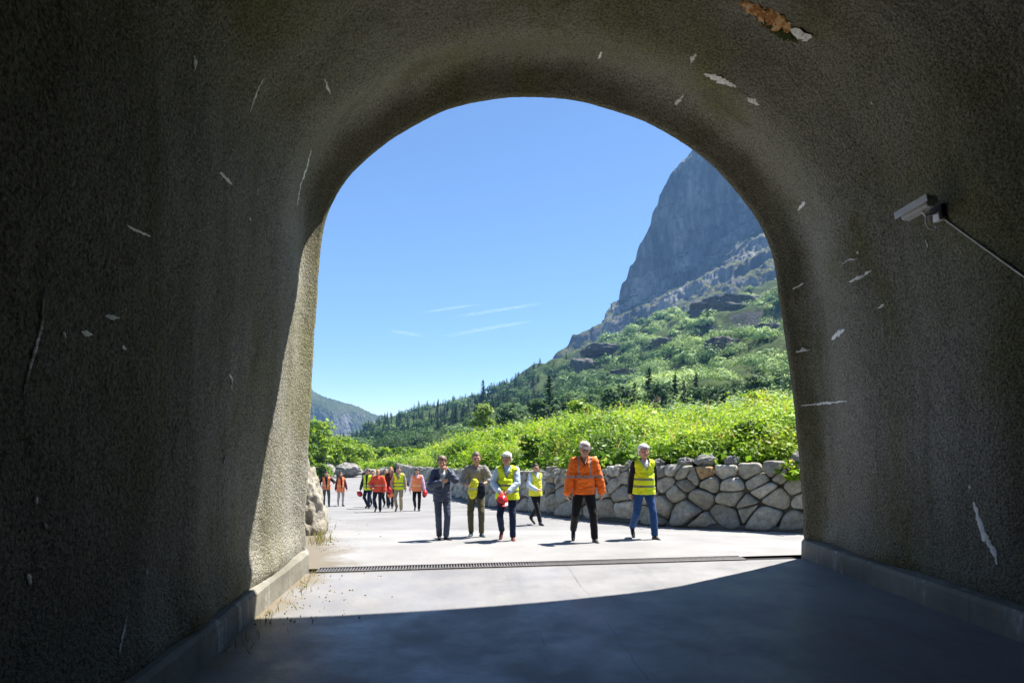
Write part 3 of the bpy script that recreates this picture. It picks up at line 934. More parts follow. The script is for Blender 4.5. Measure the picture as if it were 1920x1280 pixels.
def crust(name, pts, w, mat, seed, broken=0.0, lift=0.004, step=3.0):
    """a ragged streak along a line of points on the lining; w = half width in metres"""
    rng = random.Random(seed)
    line = []
    for (x0, y0), (x1, y1) in zip(pts, pts[1:]):
        n = max(2, int(math.hypot(x1 - x0, y1 - y0) / step))
        for k in range(n): line.append((x0 + (x1 - x0) * k / n + rng.uniform(-1, 1), y0 + (y1 - y0) * k / n + rng.uniform(-1, 1)))
    line.append(pts[-1])
    bm = bmesh.new()
    prev = None
    N_ = len(line)
    ws = [w if not isinstance(w, tuple) else w[0] + (w[1] - w[0]) * k / max(1, N_ - 1) for k in range(N_)]
    hit = [on_tunnel(*p) for p in line]
    for k in range(N_):
        if hit[k] is None: prev = None; continue
        p, nn = hit[k]
        a = hit[min(k + 1, N_ - 1)] or hit[k]; c_ = hit[max(k - 1, 0)] or hit[k]
        t = (a[0] - c_[0])
        if t.length < 1e-5: continue
        sd = nn.cross(t.normalized()).normalized()
        e = 1 - abs(2 * k / max(1, N_ - 1) - 1)
        gap = broken and (math.sin(k * 0.9 + seed) + math.sin(k * 0.37 + seed * 2) < -2 + 4 * broken - 1.2)
        hw = ws[k] * (0.25 + 1.1 * e ** 0.5) * rng.uniform(0.45, 1.3)
        if gap: prev = None; continue
        A, B = p + nn * lift + sd * hw, p + nn * lift - sd * hw * rng.uniform(0.4, 1.2)
        m = p + nn * (lift + 0.004 + 0.5 * hw * 0.2)
        cur = [bm.verts.new(x) for x in (A, m, B)]
        if prev:
            bm.faces.new((prev[0], prev[1], cur[1], cur[0])); bm.faces.new((prev[1], prev[2], cur[2], cur[1]))
        prev = cur
    if len(bm.faces) == 0: bm.free(); return
    mobj(name, bm_mesh(name, bm, True), mat, tun)


LIME = [
    ([(583, 280), (574, 315), (562, 350), (557, 385)], 0.018, .0), ([(496, 142), (484, 165), (475, 190), (468, 212)], 0.008, .35),
    ([(608, 148), (614, 165), (620, 175)], 0.008, .3), ([(412, 323), (424, 335), (434, 346)], 0.012, .2),
    ([(362, 104), (366, 118), (362, 132)], 0.012, .2), ([(484, 352), (482, 366)], 0.008, 0), ([(466, 408), (470, 412)], 0.01, 0),
    ([(236, 422), (258, 434), (281, 443)], 0.006, .35), ([(83, 538), (79, 575), (78, 605), (66, 650), (54, 690), (46, 722), (42, 750)], 0.006, .12),
    ([(196, 592), (222, 596)], 0.008, .1), ([(150, 622), (172, 628)], 0.008, .2), ([(228, 648), (236, 655)], 0.007, 0),
    ([(428, 700), (434, 712), (434, 730)], 0.008, .1), ([(424, 848), (418, 872)], 0.006, .1), ([(66, 928), (66, 945)], 0.008, 0),
    ([(50, 1075), (56, 1095)], 0.01, .2), ([(238, 1150), (228, 1195), (222, 1230)], 0.007, .15), ([(275, 1066), (272, 1078)], 0.006, 0),
    ([(82, 980), (86, 992)], 0.006, 0), ([(116, 622), (122, 634)], 0.006, 0), ([(312, 900), (314, 912)], 0.006, 0),
    ([(1320, 139), (1338, 145), (1358, 153), (1380, 163)], 0.030, .05), ([(1400, 183), (1424, 197)], 0.022, .1), ([(1305, 100), (1295, 118)], 0.012, .1),
    ([(1282, 178), (1270, 190), (1266, 196)], 0.022, 0), ([(1510, 378), (1496, 394)], 0.016, 0), ([(1128, 96), (1122, 110)], 0.012, .1),
    ([(1610, 484), (1590, 488), (1578, 496)], 0.005, .3), ([(1634, 506), (1616, 518), (1592, 528)], 0.012, .1), ([(1658, 571), (1646, 577)], 0.010, 0),
    ([(1584, 617), (1570, 627), (1560, 636)], 0.022, 0), ([(1520, 655), (1506, 656), (1492, 660)], 0.012, .1), ([(1508, 530), (1498, 535), (1486, 542)], 0.010, .1),
    ([(1590, 752), (1560, 754), (1530, 757), (1502, 760)], 0.010, .15), ([(1736, 448), (1740, 464)], 0.008, .2), ([(1608, 470), (1610, 476)], 0.010, 0),
    ([(1826, 940), (1834, 970), (1846, 1005), (1862, 1030), (1870, 1058)], 0.022, .03), ([(1818, 908), (1820, 916)], 0.01, 0),
    ([(1632, 190), (1636, 196)], 0.012, 0),
]
for k, (pts, w, br) in enumerate(LIME): crust('lime_streak', pts, w * 1.35, M_LIME, 40 + k, br)
crust('rust_patch', [(1388, 4), (1412, 18), (1440, 34), (1468, 46), (1484, 56)], 0.085, M_RUST, 3, 0, 0.008, 2.0)
crust('lime_streak', [(1484, 54), (1500, 62), (1514, 70), (1524, 66)], 0.045, M_LIME, 91, 0, 0.014, 2.0)
crust('moss_patch', [(1428, 42), (1455, 58), (1480, 68), (1500, 74)], 0.06, M_MOSS, 5, 0, 0.004, 2.0)

# ================================================================== PAVING
def pave_mat(name, base, shoulder=False, stain=0.35):
    b = NB(name)
    co = b.coord()
    lo = tuple(x * 0.82 for x in base); hi = tuple(min(1, x * 1.1) for x in base)
    c = b.ramp(b.noise(0.8, co, 5, 0.6), [(0.32, lo), (0.68, hi)])
    sp = b.maprange(b.noise(2.4, b.mapping(co, (1, 0.5, 1)), 5, 0.65), 0.58, 0.75)
    c = b.mix(b.math('MULTIPLY', sp, stain), c, tuple(x * 0.5 for x in base))
    c = b.mix(0.5, c, b.ramp(b.noise(90, co, 2, 0.6), [(0.35, 0.7), (0.65, 1.2)]), 'MULTIPLY')
    return b, co, c


b, co, c = pave_mat('tunnel_floor_concrete', (0.218, 0.213, 0.212))
s = b.sep(co)          # the floor's own frame: x across, y along the bore
wob = b.math('MULTIPLY', b.math('SUBTRACT', b.noise(1.1, co, 5, 0.7), 0.5), 0.16)
ck = b.math('ABSOLUTE', b.math('ADD', b.math('SUBTRACT', s[0], 1.27), wob))
m1 = b.math('LESS_THAN', ck, 0.006)
ck2 = b.math('ABSOLUTE', b.math('ADD', b.math('SUBTRACT', b.math('ADD', s[0], b.math('MULTIPLY', s[1], 0.06)), 0.92), wob))
m2 = b.math('MULTIPLY', b.math('LESS_THAN', ck2, 0.005), b.math('MULTIPLY', b.math('GREATER_THAN', s[1], 4.6), b.math('LESS_THAN', s[1], 5.6)))
m = b.math('MAXIMUM', m1, m2)
c = b.mix(b.math('MULTIPLY', b.math('MULTIPLY', m, b.maprange(b.noise(2.6, co, 3), 0.3, 0.6)), 0.6), c, (0.06, 0.06, 0.06))
# soil washed against the left kerb
dl = b.math('SUBTRACT', s[0], -1.93)
tyre = b.math('SUBTRACT', 1.0, b.maprange(b.math('ABSOLUTE', b.math('SUBTRACT', b.math('ABSOLUTE', b.math('SUBTRACT', s[0], 1.35)), 0.85)), 0.05, 0.42))
tyre = b.math('MULTIPLY', tyre, b.maprange(b.noise(1.7, b.mapping(co, (3.5, 0.3, 1)), 4, 0.7), 0.35, 0.7))
c = b.mix(b.math('MULTIPLY', tyre, 0.30), c, (0.10, 0.10, 0.105))
oil = b.maprange(b.noise(0.9, co, 3, 0.5, 0.4), 0.62, 0.72)
c = b.mix(b.math('MULTIPLY', oil, 0.35), c, (0.09, 0.088, 0.085))
so = b.math('SUBTRACT', b.math('ADD', b.math('MULTIPLY', b.noise(1.3, co, 4, 0.65), 1.1), b.math('MULTIPLY', b.noise(14, co, 4, 0.7), 0.35)), b.math('MULTIPLY', dl, 0.95))
sm = b.maprange(so, 0.42, 0.80)
c = b.mix(b.math('MULTIPLY', sm, 0.85), c, (0.17, 0.135, 0.075))
nm = b.bump(b.noise(70, co, 4), 0.35, 0.004)
nm = b.bump(b.noise(4, co, 4), 0.35, 0.03, nm)
rg = b.ramp(b.noise(1.4, co, 5, 0.65), [(0.35, 0.36), (0.65, 0.62)])
M_FLOOR = b.done(b.bsdf(c, rg, nm, spec=0.55))


def strip(name, quads, mat, sub=1):
    pass


def drain_v(u): return 7.27 + 0.046 * (u + 1.95)


# floor inside: its own frame follows the bore so the joint runs along it
us = np.linspace(-2.6, 5.3, 24)
V = []
rowsf = []
for v in list(np.linspace(-23.5, 6.8, 40)) + [None]:
    r = []
    for u in us:
        vv_ = drain_v(u) - 0.115 if v is None else v
        r.append((u, vv_, 0.0))
    rowsf.append(r)
V = np.array(rowsf).reshape(-1, 3)
fl = mobj('tunnel_floor', np_mesh('tunnel_floor', V, grid_faces(len(rowsf), len(us))), M_FLOOR)
fl.rotation_euler = (0, 0, TH)
tag(fl, kind='structure')

b, co, c = pave_mat('apron_concrete', (0.25, 0.246, 0.24), stain=0.2)
sx = b.sep(co)
edge = b.math('ADD', b.math('ADD', sx[0], b.math('MULTIPLY', b.math('SUBTRACT', sx[1], 7.5), 0.36)), 2.35)
so = b.math('SUBTRACT', b.math('ADD', b.math('MULTIPLY', b.noise(1.5, co, 4, 0.65), 1.2), b.math('MULTIPLY', b.noise(16, co, 4, 0.7), 0.4)), b.math('MULTIPLY', edge, 0.8))
c = b.mix(b.math('MULTIPLY', b.maprange(so, 0.5, 0.95), 0.8), c, (0.13, 0.105, 0.065))
nm = b.bump(b.noise(70, co, 4), 0.35, 0.004)
M_APRON = b.done(b.bsdf(c, 0.85, nm, spec=0.25))
b, co, c = pave_mat('road_asphalt', (0.215, 0.212, 0.21), stain=0.3)
ln = b.sep(co)
jn = b.math('LESS_THAN', b.math('ABSOLUTE', b.math('SUBTRACT', ln[1], 41.5)), 0.22)
c = b.mix(b.math('MULTIPLY', jn, 0.45), c, (0.15, 0.15, 0.15))
nm = b.bump(b.noise(110, co, 4), 0.6, 0.008)
M_ROAD = b.done(b.bsdf(c, 0.88, nm, spec=0.2))


def sheet(name, x0, x1, ys, mat, lift, firstrow=None, edge=None):
    nx = 40
    R2 = []
    if firstrow: R2.append([firstrow(x) for x in np.linspace(x0, x1, nx)])
    for y in ys: R2.append([(x, y + (edge(x) if (edge and y == ys[-1]) else 0), float(gz(y)) + lift) for x in np.linspace(x0, x1, nx)])
    V = np.array(R2).reshape(-1, 3)
    o = mobj(name, np_mesh(name, V, grid_faces(len(R2), nx)), mat)
    return tag(o, kind='structure')


def apron_first(x):
    # outer side of the drain, in world x
    u = x
    for _ in range(6): u = (x - (drain_v(u) + 0.115) * VX) / UX
    p = TW(u, drain_v(u) + 0.115, 0)
    return (p.x, p.y, 0.0)


APRON_END = 12.3
sheet('concrete_apron', -7, 12, list(np.linspace(8.9, APRON_END, 14)), M_APRON, 0.004, apron_first)
sheet('road', -40, 14, list(np.linspace(APRON_END - 0.3, 66, 60)), M_ROAD, -0.004)

# --- drain: steel channel with a slotted cover
M_STEEL = simple('galvanised_steel', (0.20, 0.19, 0.185), 0.55, 0.3, 25, 0.2, 80, 0.002, metal=0.6, spec=0.5)
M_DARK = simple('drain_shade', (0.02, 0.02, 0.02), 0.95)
dr = empty('drain_channel', TW(1.0, drain_v(1.0), 0), TH + math.atan(0.046))
tag(dr, 'long slotted steel drain channel across the tunnel mouth', 'drain')
L = 5.62
bm = bmesh.new()
x0 = -2.86
for sy in (-1, 1): add_box(bm, (x0 + L / 2, sy * 0.103, 0.003), (L, 0.024, 0.03))
n = int(L / 0.036)
for k in range(n + 1): add_box(bm, (x0 + k * L / n, 0, 0.001), (0.014, 0.186, 0.022))
add_box(bm, (x0 + L / 2, 0, -0.002), (L, 0.012, 0.02))
mobj('grate', bm_mesh('grate', bm), M_STEEL, dr)
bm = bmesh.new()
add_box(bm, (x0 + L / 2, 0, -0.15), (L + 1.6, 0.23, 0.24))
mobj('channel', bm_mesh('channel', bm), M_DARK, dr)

# --- security camera on the right wall, with its bracket, box and wiring
P0, N0 = on_tunnel(1762, 398)
M_CAMW = simple('camera_grey_paint', (0.80, 0.80, 0.82), 0.45, 0.08, spec=0.4)
M_CAMD = simple('camera_dark', (0.03, 0.03, 0.03), 0.4)
CW = lambda px, py, Y: W(px, py, Y)
Yc = P0.y - 0.12
front, back = W(1690, 402, Yc + 0.22), W(1748, 368, Yc - 0.06)
ax = (back - front); Lc = ax.length; ax.normalize()
side = ax.cross(Vector((0, 0, 1))).normalized(); upv = side.cross(ax).normalized()
rot = Matrix((side, -ax, upv)).transposed()          # local -Y runs along the barrel to the back
cam = empty('security_camera', P0)
tag(cam, 'grey security camera with sunshield on the right tunnel wall', 'security camera')


def cpart(name, fn, mat, smooth=False):
    bm = bmesh.new(); fn(bm)
    me = bm_mesh(name, bm, smooth)
    me.transform(Matrix.Translation(-P0))
    return mobj(name, me, mat, cam)


cc = (front + back) / 2
cpart('housing', lambda bm: add_box(bm, cc - upv * 0.045, (0.105, Lc * 0.86, 0.085), rot, 0.018), M_CAMW)


def shield(bm):
    add_box(bm, cc + upv * 0.012 + ax * -0.01, (0.15, Lc * 1.06, 0.008), rot)
    for sx in (-1, 1): add_box(bm, cc - upv * 0.022 + side * (0.072 * sx) - ax * 0.01, (0.006, Lc * 1.06, 0.062), rot)


cpart('sunshield', shield, M_CAMW)
cpart('lens_window', lambda bm: add_box(bm, front - upv * 0.045 + ax * 0.016, (0.085, 0.012, 0.065), rot, 0.005), M_CAMD)
elb = cc + ax * Lc * 0.2 - upv * 0.14
mount = P0 + N0 * 0.02 + Vector((0, 0, -0.0))
cpart('bracket', lambda bm: add_tube(bm, [cc + ax * Lc * 0.12 - upv * 0.08, elb, elb.lerp(mount, 0.5) - Vector((0, 0, 0.0)), mount], 0.014), M_CAMW, True)
cpart('wall_plate', lambda bm: add_box(bm, mount, (0.13, 0.13, 0.05), N0.to_track_quat('Z', 'Y').to_matrix(), 0.01), M_CAMD)
bx = on_tunnel(1768, 406)
cpart('junction_box', lambda bm: add_box(bm, bx[0] + bx[1] * 0.035, (0.085, 0.085, 0.07), bx[1].to_track_quat('Z', 'Y').to_matrix(), 0.012), M_CAMW)
lp = [elb, elb - Vector((0.0, 0, 0.07)), elb - Vector((-0.03, 0, 0.12)), elb - Vector((-0.09, 0.02, 0.14)), mount - Vector((0.03, 0, 0.13))]
cpart('loop_wire', lambda bm: add_tube(bm, lp, 0.006, 6), M_CAMW, True)
cab = []
for t in np.linspace(0, 1, 30):
    px, py = 1772 + (2060 - 1772) * t, 410 + (612 - 410) * t + 6 * math.sin(t * PI) * 0.5
    h = on_tunnel(px, py)
    if h: cab.append(h[0] + h[1] * 0.008)
cab = [cab[0]] + [sum((cab[min(max(k + j, 0), len(cab) - 1)] for j in (-2, -1, 0, 1, 2)), Vector()) / 5 for k in range(1, len(cab))]
bm = bmesh.new(); add_tube(bm, cab, 0.0085, 8)
tag(mobj('cable', bm_mesh('cable', bm, True), simple('grey_conduit', (0.72, 0.71, 0.66), 0.6)), 'thin grey cable running down the right tunnel wall from the camera', 'cable')
HAZE = 0.00027
# ================================================================== STONE WALL
def smooth_path(P, n):
    P = np.array(P, float)
    t = np.r_[0, np.cumsum(np.linalg.norm(np.diff(P, axis=0), axis=1))]
    x = np.linspace(0, t[-1], 800)
    Q = np.stack([np.interp(x, t, P[:, k]) for k in range(P.shape[1])], 1)
    for _ in range(1200): Q[1:-1] = Q[1:-1] * 0.5 + 0.25 * (Q[:-2] + Q[2:])
    t = np.r_[0, np.cumsum(np.linalg.norm(np.diff(Q, axis=0), axis=1))]
    x = np.linspace(0, t[-1], n)
    return np.stack([np.interp(x, t, Q[:, k]) for k in range(P.shape[1])], 1), t[-1]


WALL_PTS = [(8.2, 10.4), (5.92, 11.6), (3.55, 13.3), (2.39, 15.0), (0.72, 18.8), (-3.03, 29.4), (-8.7, 48.0), (-11.5, 57.0)]
WP, WL = smooth_path(WALL_PTS, 600)
WS = np.linspace(0, WL, 600)
WT = np.gradient(WP, axis=0); WT /= np.linalg.norm(WT, axis=1)[:, None]
WN = np.stack([-WT[:, 1], WT[:, 0]], 1)                       # towards the road
if (WN[100] * (np.array((0, 10)) - WP[100])).sum() < 0: WN = -WN
WH = 1.42


def wall_top(s): return WH + 0.10 * pnoise(np.stack([np.atleast_1d(s) * 0.9, np.zeros(np.size(s)), np.zeros(np.size(s))], 1), 4)


def wpt(s, h, out):
    """a point of the wall: s along it, h above the road, out towards the road"""
    x = np.interp(s, WS, WP[:, 0]); y = np.interp(s, WS, WP[:, 1])
    nx = np.interp(s, WS, WN[:, 0]); ny = np.interp(s, WS, WN[:, 1])
    o = out - h * 0.10                                         # the face leans back
    return np.stack([x + nx * o, y + ny * o, gz(y) + h], -1)


def clip(poly, a, b, c):
    """keep a*x + b*y <= c"""
    out = []
    n = len(poly)
    for k in range(n):
        p, q = poly[k], poly[(k + 1) % n]
        dp, dq = a * p[0] + b * p[1] - c, a * q[0] + b * q[1] - c
        if dp <= 0: out.append(p)
        if dp * dq < 0:
            t = dp / (dp - dq); out.append((p[0] + t * (q[0] - p[0]), p[1] + t * (q[1] - p[1])))
    return out


rs = np.random.default_rng(21)
seeds = []
row_h = [0.30, 0.78, 1.10, 1.33]
for j, h in enumerate(row_h):
    s_ = -0.2 + rs.uniform(0, 0.5)
    while s_ < WL:
        w_ = (rs.uniform(0.55, 1.0), rs.uniform(0.45, 0.95), rs.uniform(0.3, 0.85), rs.uniform(0.22, 0.65))[j]
        seeds.append((s_ + w_ / 2, h + rs.uniform(-0.13, 0.13)))
        if rs.random() < 0.38: seeds.append((s_ + w_ * rs.uniform(-0.1, 0.15), h + rs.choice((-1, 1)) * rs.uniform(0.18, 0.27)))
        s_ += w_
seeds = np.array(seeds)
AN = 1.22
VS, QS, TINT = [], [], []
base = 0
for i, (sx, hx) in enumerate(seeds):
    top = float(wall_top(sx)[0]) + rs.uniform(-0.05, 0.07)
    poly = [(sx - 0.75, 0.02), (sx + 0.75, 0.02), (sx + 0.75, top), (sx - 0.75, top)]
    near = seeds[(np.abs(seeds[:, 0] - sx) < 1.6)]
    for qx, qh in near:
        if qx == sx and qh == hx: continue
        ax_, ah = (qx - sx) / AN ** 2, (qh - hx)
        mx, mh = (sx + qx) / 2, (hx + qh) / 2
        poly = clip(poly, ax_, ah, ax_ * mx + ah * mh)
        if len(poly) < 3: break
    if len(poly) < 3: continue
    P = np.array(poly)
    c0 = P.mean(0)
    R0 = np.abs(P - c0).max()
    if R0 < 0.07: continue
    # shrink for the joint, resample the outline, round its corners
    dl = np.linalg.norm(P - c0, axis=1)
    P = c0 + (P - c0) * (1 - 0.014 / np.maximum(dl, 0.06))[:, None]
    Pc = np.concatenate([P, P[:1]])
    t = np.r_[0, np.cumsum(np.linalg.norm(np.diff(Pc, axis=0), axis=1))]
    m = 28
    x = np.linspace(0, t[-1], m, endpoint=False)
    O = np.stack([np.interp(x, t, Pc[:, 0]), np.interp(x, t, Pc[:, 1])], 1)
    for _ in range(2): O = O * 0.5 + 0.25 * (np.roll(O, 1, 0) + np.roll(O, -1, 0))
    c0 = O.mean(0)
    O = c0 + (O - c0) * (1.0 + 0.10 * pnoise(np.c_[O * 5, np.full(m, i * 1.7)], 2))[:, None]
    bulge = min(0.17, 0.26 * math.sqrt(R0)) * rs.uniform(0.75, 1.25)
    tilt = rs.uniform(-0.45, 0.45, 2)
    rings = [(1.0, -0.16), (1.0, 0.12), (0.975, 0.52), (0.92, 0.74), (0.74, 0.88), (0.48, 0.96), (0.24, 1.0)]
    v = []
    for sc_, dp in rings:
        q = c0 + (O - c0) * sc_
        dep = dp * bulge + (0 if dp <= 0 else 1) * ((q - c0) @ tilt) * dp
        if dp > 0: dep = dep + 0.05 * ridged(np.c_[q * 3.0, np.full(m, i * 5.3)], 3, 3) + 0.03 * pnoise(np.c_[q * 4.2, np.full(m, i * 3.3)], 7) + 0.018 * pnoise(np.c_[q * 11, np.full(m, i * 2.3)], 9)
        v.append(np.c_[q, np.broadcast_to(dep, (m,))])
    v = np.concatenate(v)
    ctr = np.array([[c0[0], c0[1], bulge]])
    v = np.concatenate([v, ctr])
    w3 = wpt(v[:, 0], v[:, 1], v[:, 2] + rs.uniform(-0.03, 0.04))
    VS.append(w3)
    q = grid_faces(len(rings), m).tolist()
    for r in range(len(rings) - 1):
        q.append([r * m + m - 1, r * m, (r + 1) * m, (r + 1) * m + m - 1])
    l_ = (len(rings) - 1) * m
    for k in range(0, m, 2): q.append([l_ + k, l_ + (k + 1) % m, l_ + (k + 2) % m, len(v) - 1])
    q = np.array(q) + base
    QS.append(q[:, ::-1]); base += len(v)
    tn = rs.uniform(0.0, 0.8)
    if rs.random() < 0.05: tn = rs.uniform(0.9, 1.0)
    TINT.append(np.full(len(q), tn))
# two ochre stones, as in the picture
b = NB('wall_stone')
co = b.coord()
base_c = b.ramp(b.attr('tint'), [(0.0, (0.26, 0.248, 0.205)), (0.3, (0.43, 0.41, 0.335)), (0.55, (0.56, 0.535, 0.455)), (0.8, (0.34, 0.33, 0.25)), (0.9, (0.42, 0.34, 0.22)), (1.0, (0.48, 0.33, 0.17))])
c = b.mix(0.6, base_c, b.ramp(b.noise(7, co, 5, 0.65), [(0.3, 0.38), (0.52, 1.0), (0.72, 1.5)]), 'MULTIPLY')
c = b.mix(0.6, c, b.ramp(b.noise(45, co, 3, 0.7), [(0.35, 0.55), (0.65, 1.3)]), 'MULTIPLY')
li = b.maprange(b.noise(3.1, co, 4, 0.7), 0.58, 0.7)
c = b.mix(b.math('MULTIPLY', li, 0.4), c, (0.22, 0.22, 0.13))
nm = b.bump(b.noise(11, co, 6, 0.7), 1.0, 0.075)
nm = b.bump(b.noise(70, co, 3), 0.4, 0.008, nm)
M_STONE = b.done(b.bsdf(c, 0.9, nm, spec=0.2))
M_MORTAR = simple('wall_earth', (0.15, 0.135, 0.105), 0.97, 0.35, 6, 0.7, 30, 0.04)
wl = empty('stone_wall', (3.5, 13.4, float(gz(13.4))))
tag(wl, 'dry stone retaining wall of large grey boulders along the road', 'stone wall')
me = np_mesh('stones', np.concatenate(VS) - np.array(wl.location), np.concatenate(QS))
face_attr(me, 'tint', np.concatenate(TINT))
mobj('stones', me, M_STONE, wl)
# earth and rubble packed behind and between
sN = np.linspace(0, WL, 500)
hs = [(-0.1, -0.03), (0.4, -0.035), (0.9, -0.03), (1.22, -0.05), (1.30, -0.25), (1.32, -0.8), (1.0, -1.1)]
V = np.stack([wpt(sN, np.full(500, h), np.full(500, o) + 0.02 * pnoise(np.c_[sN * 3, np.full(500, h * 4), np.zeros(500)], 3)) for h, o in hs])
mobj('packing', np_mesh('packing', V.reshape(-1, 3) - np.array(wl.location), grid_faces(len(hs), 500)), M_MORTAR, wl)
# the low concrete footing at its foot
hs = [(-0.15, 0.17), (0.10, 0.16), (0.125, 0.12), (0.12, -0.1)]
V = np.stack([wpt(sN, np.full(500, h) + 0.012 * pnoise(np.c_[sN * 2, np.full(500, h * 4), np.zeros(500)], 5), np.full(500, o) + 0.03 * pnoise(np.c_[sN * 1.4, np.full(500, 0.3), np.zeros(500)], 8)) for h, o in hs])
M_FOOT = simple('wall_footing', (0.085, 0.082, 0.07), 0.95, 0.35, 3, 0.6, 40, 0.02)
mobj('footing', np_mesh('footing', V.reshape(-1, 3) - np.array(wl.location), grid_faces(len(hs), 500)), M_FOOT, wl)

# ================================================================== TERRAIN
def loft(rows, cols, sub, amp=None, seed=0, kind='px'):
    """rows of (px, py, Y) control points, near to far -> a grid of world points"""
    C = []
    for r in rows:
        r = np.array(r, float)
        if kind == 'px':
            py = np.interp(cols, r[:, 0], r[:, 1]); Y = np.exp(np.interp(cols, r[:, 0], np.log(r[:, 2]))); px = cols
        else:
            tq = np.linspace(0, 1, len(r)); px = np.interp(cols, tq, r[:, 0]); py = np.interp(cols, tq, r[:, 1]); Y = np.interp(cols, tq, r[:, 2])
        C.append(np.stack([(px - CX) / F * Y, Y, EYE - (py - HY) / F * Y], 1))
    C = np.array(C)
    out = []
    n = len(C)
    for i in range(n - 1):
        p0, p1, p2, p3 = C[max(i - 1, 0)], C[i], C[i + 1], C[min(i + 2, n - 1)]
        for t in np.linspace(0, 1, sub[i], endpoint=(i == n - 2)):
            m1, m2 = (p2 - p0) * 0.35, (p3 - p1) * 0.35
            t2, t3 = t * t, t * t * t
            out.append((2 * t3 - 3 * t2 + 1) * p1 + (t3 - 2 * t2 + t) * m1 + (-2 * t3 + 3 * t2) * p2 + (t3 - t2) * m2)
    G = np.array(out)
    # soften the columns
    for _ in range(6): G[:, 1:-1] = G[:, 1:-1] * 0.5 + 0.25 * (G[:, :-2] + G[:, 2:])
    return G


# the valley floor, one sheet
b = NB('valley_ground')
co = b.coord()
c = b.ramp(b.noise(0.35, co, 5), [(0.3, (0.06, 0.07, 0.03)), (0.5, (0.11, 0.105, 0.06)), (0.7, (0.18, 0.175, 0.15))])
M_GROUND = b.done(b.bsdf(c, 0.95, b.bump(b.noise(3, co, 5), 0.6, 0.1), spec=0.1))
gx = np.r_[np.linspace(-900, -60, 14), np.linspace(-45, 45, 40), np.linspace(60, 1100, 14)]
gy = np.r_[-60, -25, np.linspace(7.5, 70, 60), np.linspace(80, 1650, 20)]
V = np.array([[(x, y, float(gz(y)) - 0.06 - (0.5 if y < 7 else 0)) for x in gx] for y in gy])
tag(mobj('ground', np_mesh('ground', V.reshape(-1, 3), grid_faces(len(gy), len(gx))), M_GROUND), kind='structure')

cols = np.linspace(430, 2000, 320)
# rows px, py, Y: the back of the wall, bank crest, hill foot, middle slope, ridge, beyond the ridge
def wall_row():
    s_ = np.linspace(0, WL, 40)
    p = wpt(s_, np.full(40, 1.25), np.full(40, -0.55))
    px = p[:, 0] / p[:, 1] * F + CX; py = HY - (p[:, 2] - EYE) / p[:, 1] * F
    o = np.argsort(px)
    r = list(zip(px[o], py[o], p[:, 1][o]))
    return [(430, 893, 66), (640, 891, 64), (700, 889, 61)] + [q for q in r if q[0] > 742]


R1 = [(430, 874, 86), (560, 874, 85), (700, 868, 82), (770, 864, 68), (850, 846, 46), (950, 824, 36), (1050, 818, 30), (1200, 812, 25), (1350, 806, 22), (1500, 800, 20), (2000, 775, 18)]
R2 = [(430, 862, 115), (560, 858, 120), (700, 852, 130), (770, 845, 125), (850, 832, 105), (950, 818, 88), (1050, 806, 74), (1200, 797, 64), (1350, 788, 58), (1500, 780, 55), (2000, 750, 50)]
R3 = [(430, 858, 190), (560, 850, 200), (640, 838, 215), (700, 822, 225), (770, 806, 230), (850, 792, 230), (950, 772, 220), (1050, 748, 200), (1200, 712, 190), (1350, 676, 180), (1500, 650, 170), (2000, 560, 150)]
R4 = [(430, 868, 330), (560, 866, 330), (620, 858, 335), (650, 836, 340), (690, 808, 345), (712, 794, 350), (760, 776, 355), (830, 757, 360), (900, 748, 360), (940, 732, 360), (960, 721, 360), (1000, 707, 360), (1075, 676, 355), (1150, 650, 350), (1300, 600, 340), (1470, 552, 330), (2000, 400, 300)]
R5 = [(p, y + 14 + 26 * 40 / 300, Y + 90) for p, y, Y in R4]
Gh = loft([wall_row(), R1, R2, R3, R4, R5], cols, [26, 34, 60, 70, 16])
fl_ = Gh.reshape(-1, 3)
amp = sstep(14, 120, fl_[:, 1])
dz = fbm(fl_ * np.array((0.035, 0.035, 0.03)), 5, 40) * 5.5 * amp * sstep(60, 200, fl_[:, 1]) + fbm(fl_ * 0.22, 4, 50) * (0.35 + 0.9 * amp)
# rock steps that run across the slope
st = ridged(fl_ * np.array((0.012, 0.012, 0.05)), 3, 61)
dz += np.clip(st - 0.15, 0, 1) * 11.0 * sstep(75, 150, fl_[:, 1]) * sstep(-40, 40, fl_[:, 0])
row_i = np.repeat(np.arange(len(Gh)), len(cols))
dz *= sstep(0, 10, row_i)
fl_ = fl_.copy(); fl_[:, 2] += dz
Gh = fl_.reshape(Gh.shape)
b = NB('hillside_ground')
co = b.coord()
geo = b.n('NewGeometry')
nz2 = b.sep(geo.outputs['Normal'])[2]
gcol = b.ramp(b.noise(0.3, co, 6, 0.7), [(0.3, (0.014, 0.024, 0.007)), (0.5, (0.038, 0.062, 0.014)), (0.7, (0.08, 0.105, 0.03))])
rcol = b.ramp(b.noise(0.5, b.mapping(co, (1, 1, 0.4)), 6, 0.7), [(0.3, (0.035, 0.034, 0.032)), (0.6, (0.095, 0.092, 0.086)), (0.75, (0.17, 0.165, 0.152))])
rk = b.maprange(b.math('ADD', nz2, b.math('MULTIPLY', b.math('SUBTRACT', b.noise(0.22, co, 4), 0.5), 0.5)), 0.62, 0.72)
c = b.mix(rk, rcol, gcol)
M_HILL = b.done(b.bsdf(c, 0.95, b.bump(b.noise(0.8, co, 6, 0.65), 0.8, 0.6), spec=0.1))
hill = mobj('hillside', np_mesh('hillside', Gh.reshape(-1, 3), grid_faces(len(Gh), len(cols))), M_HILL)
tag(hill, kind='structure')


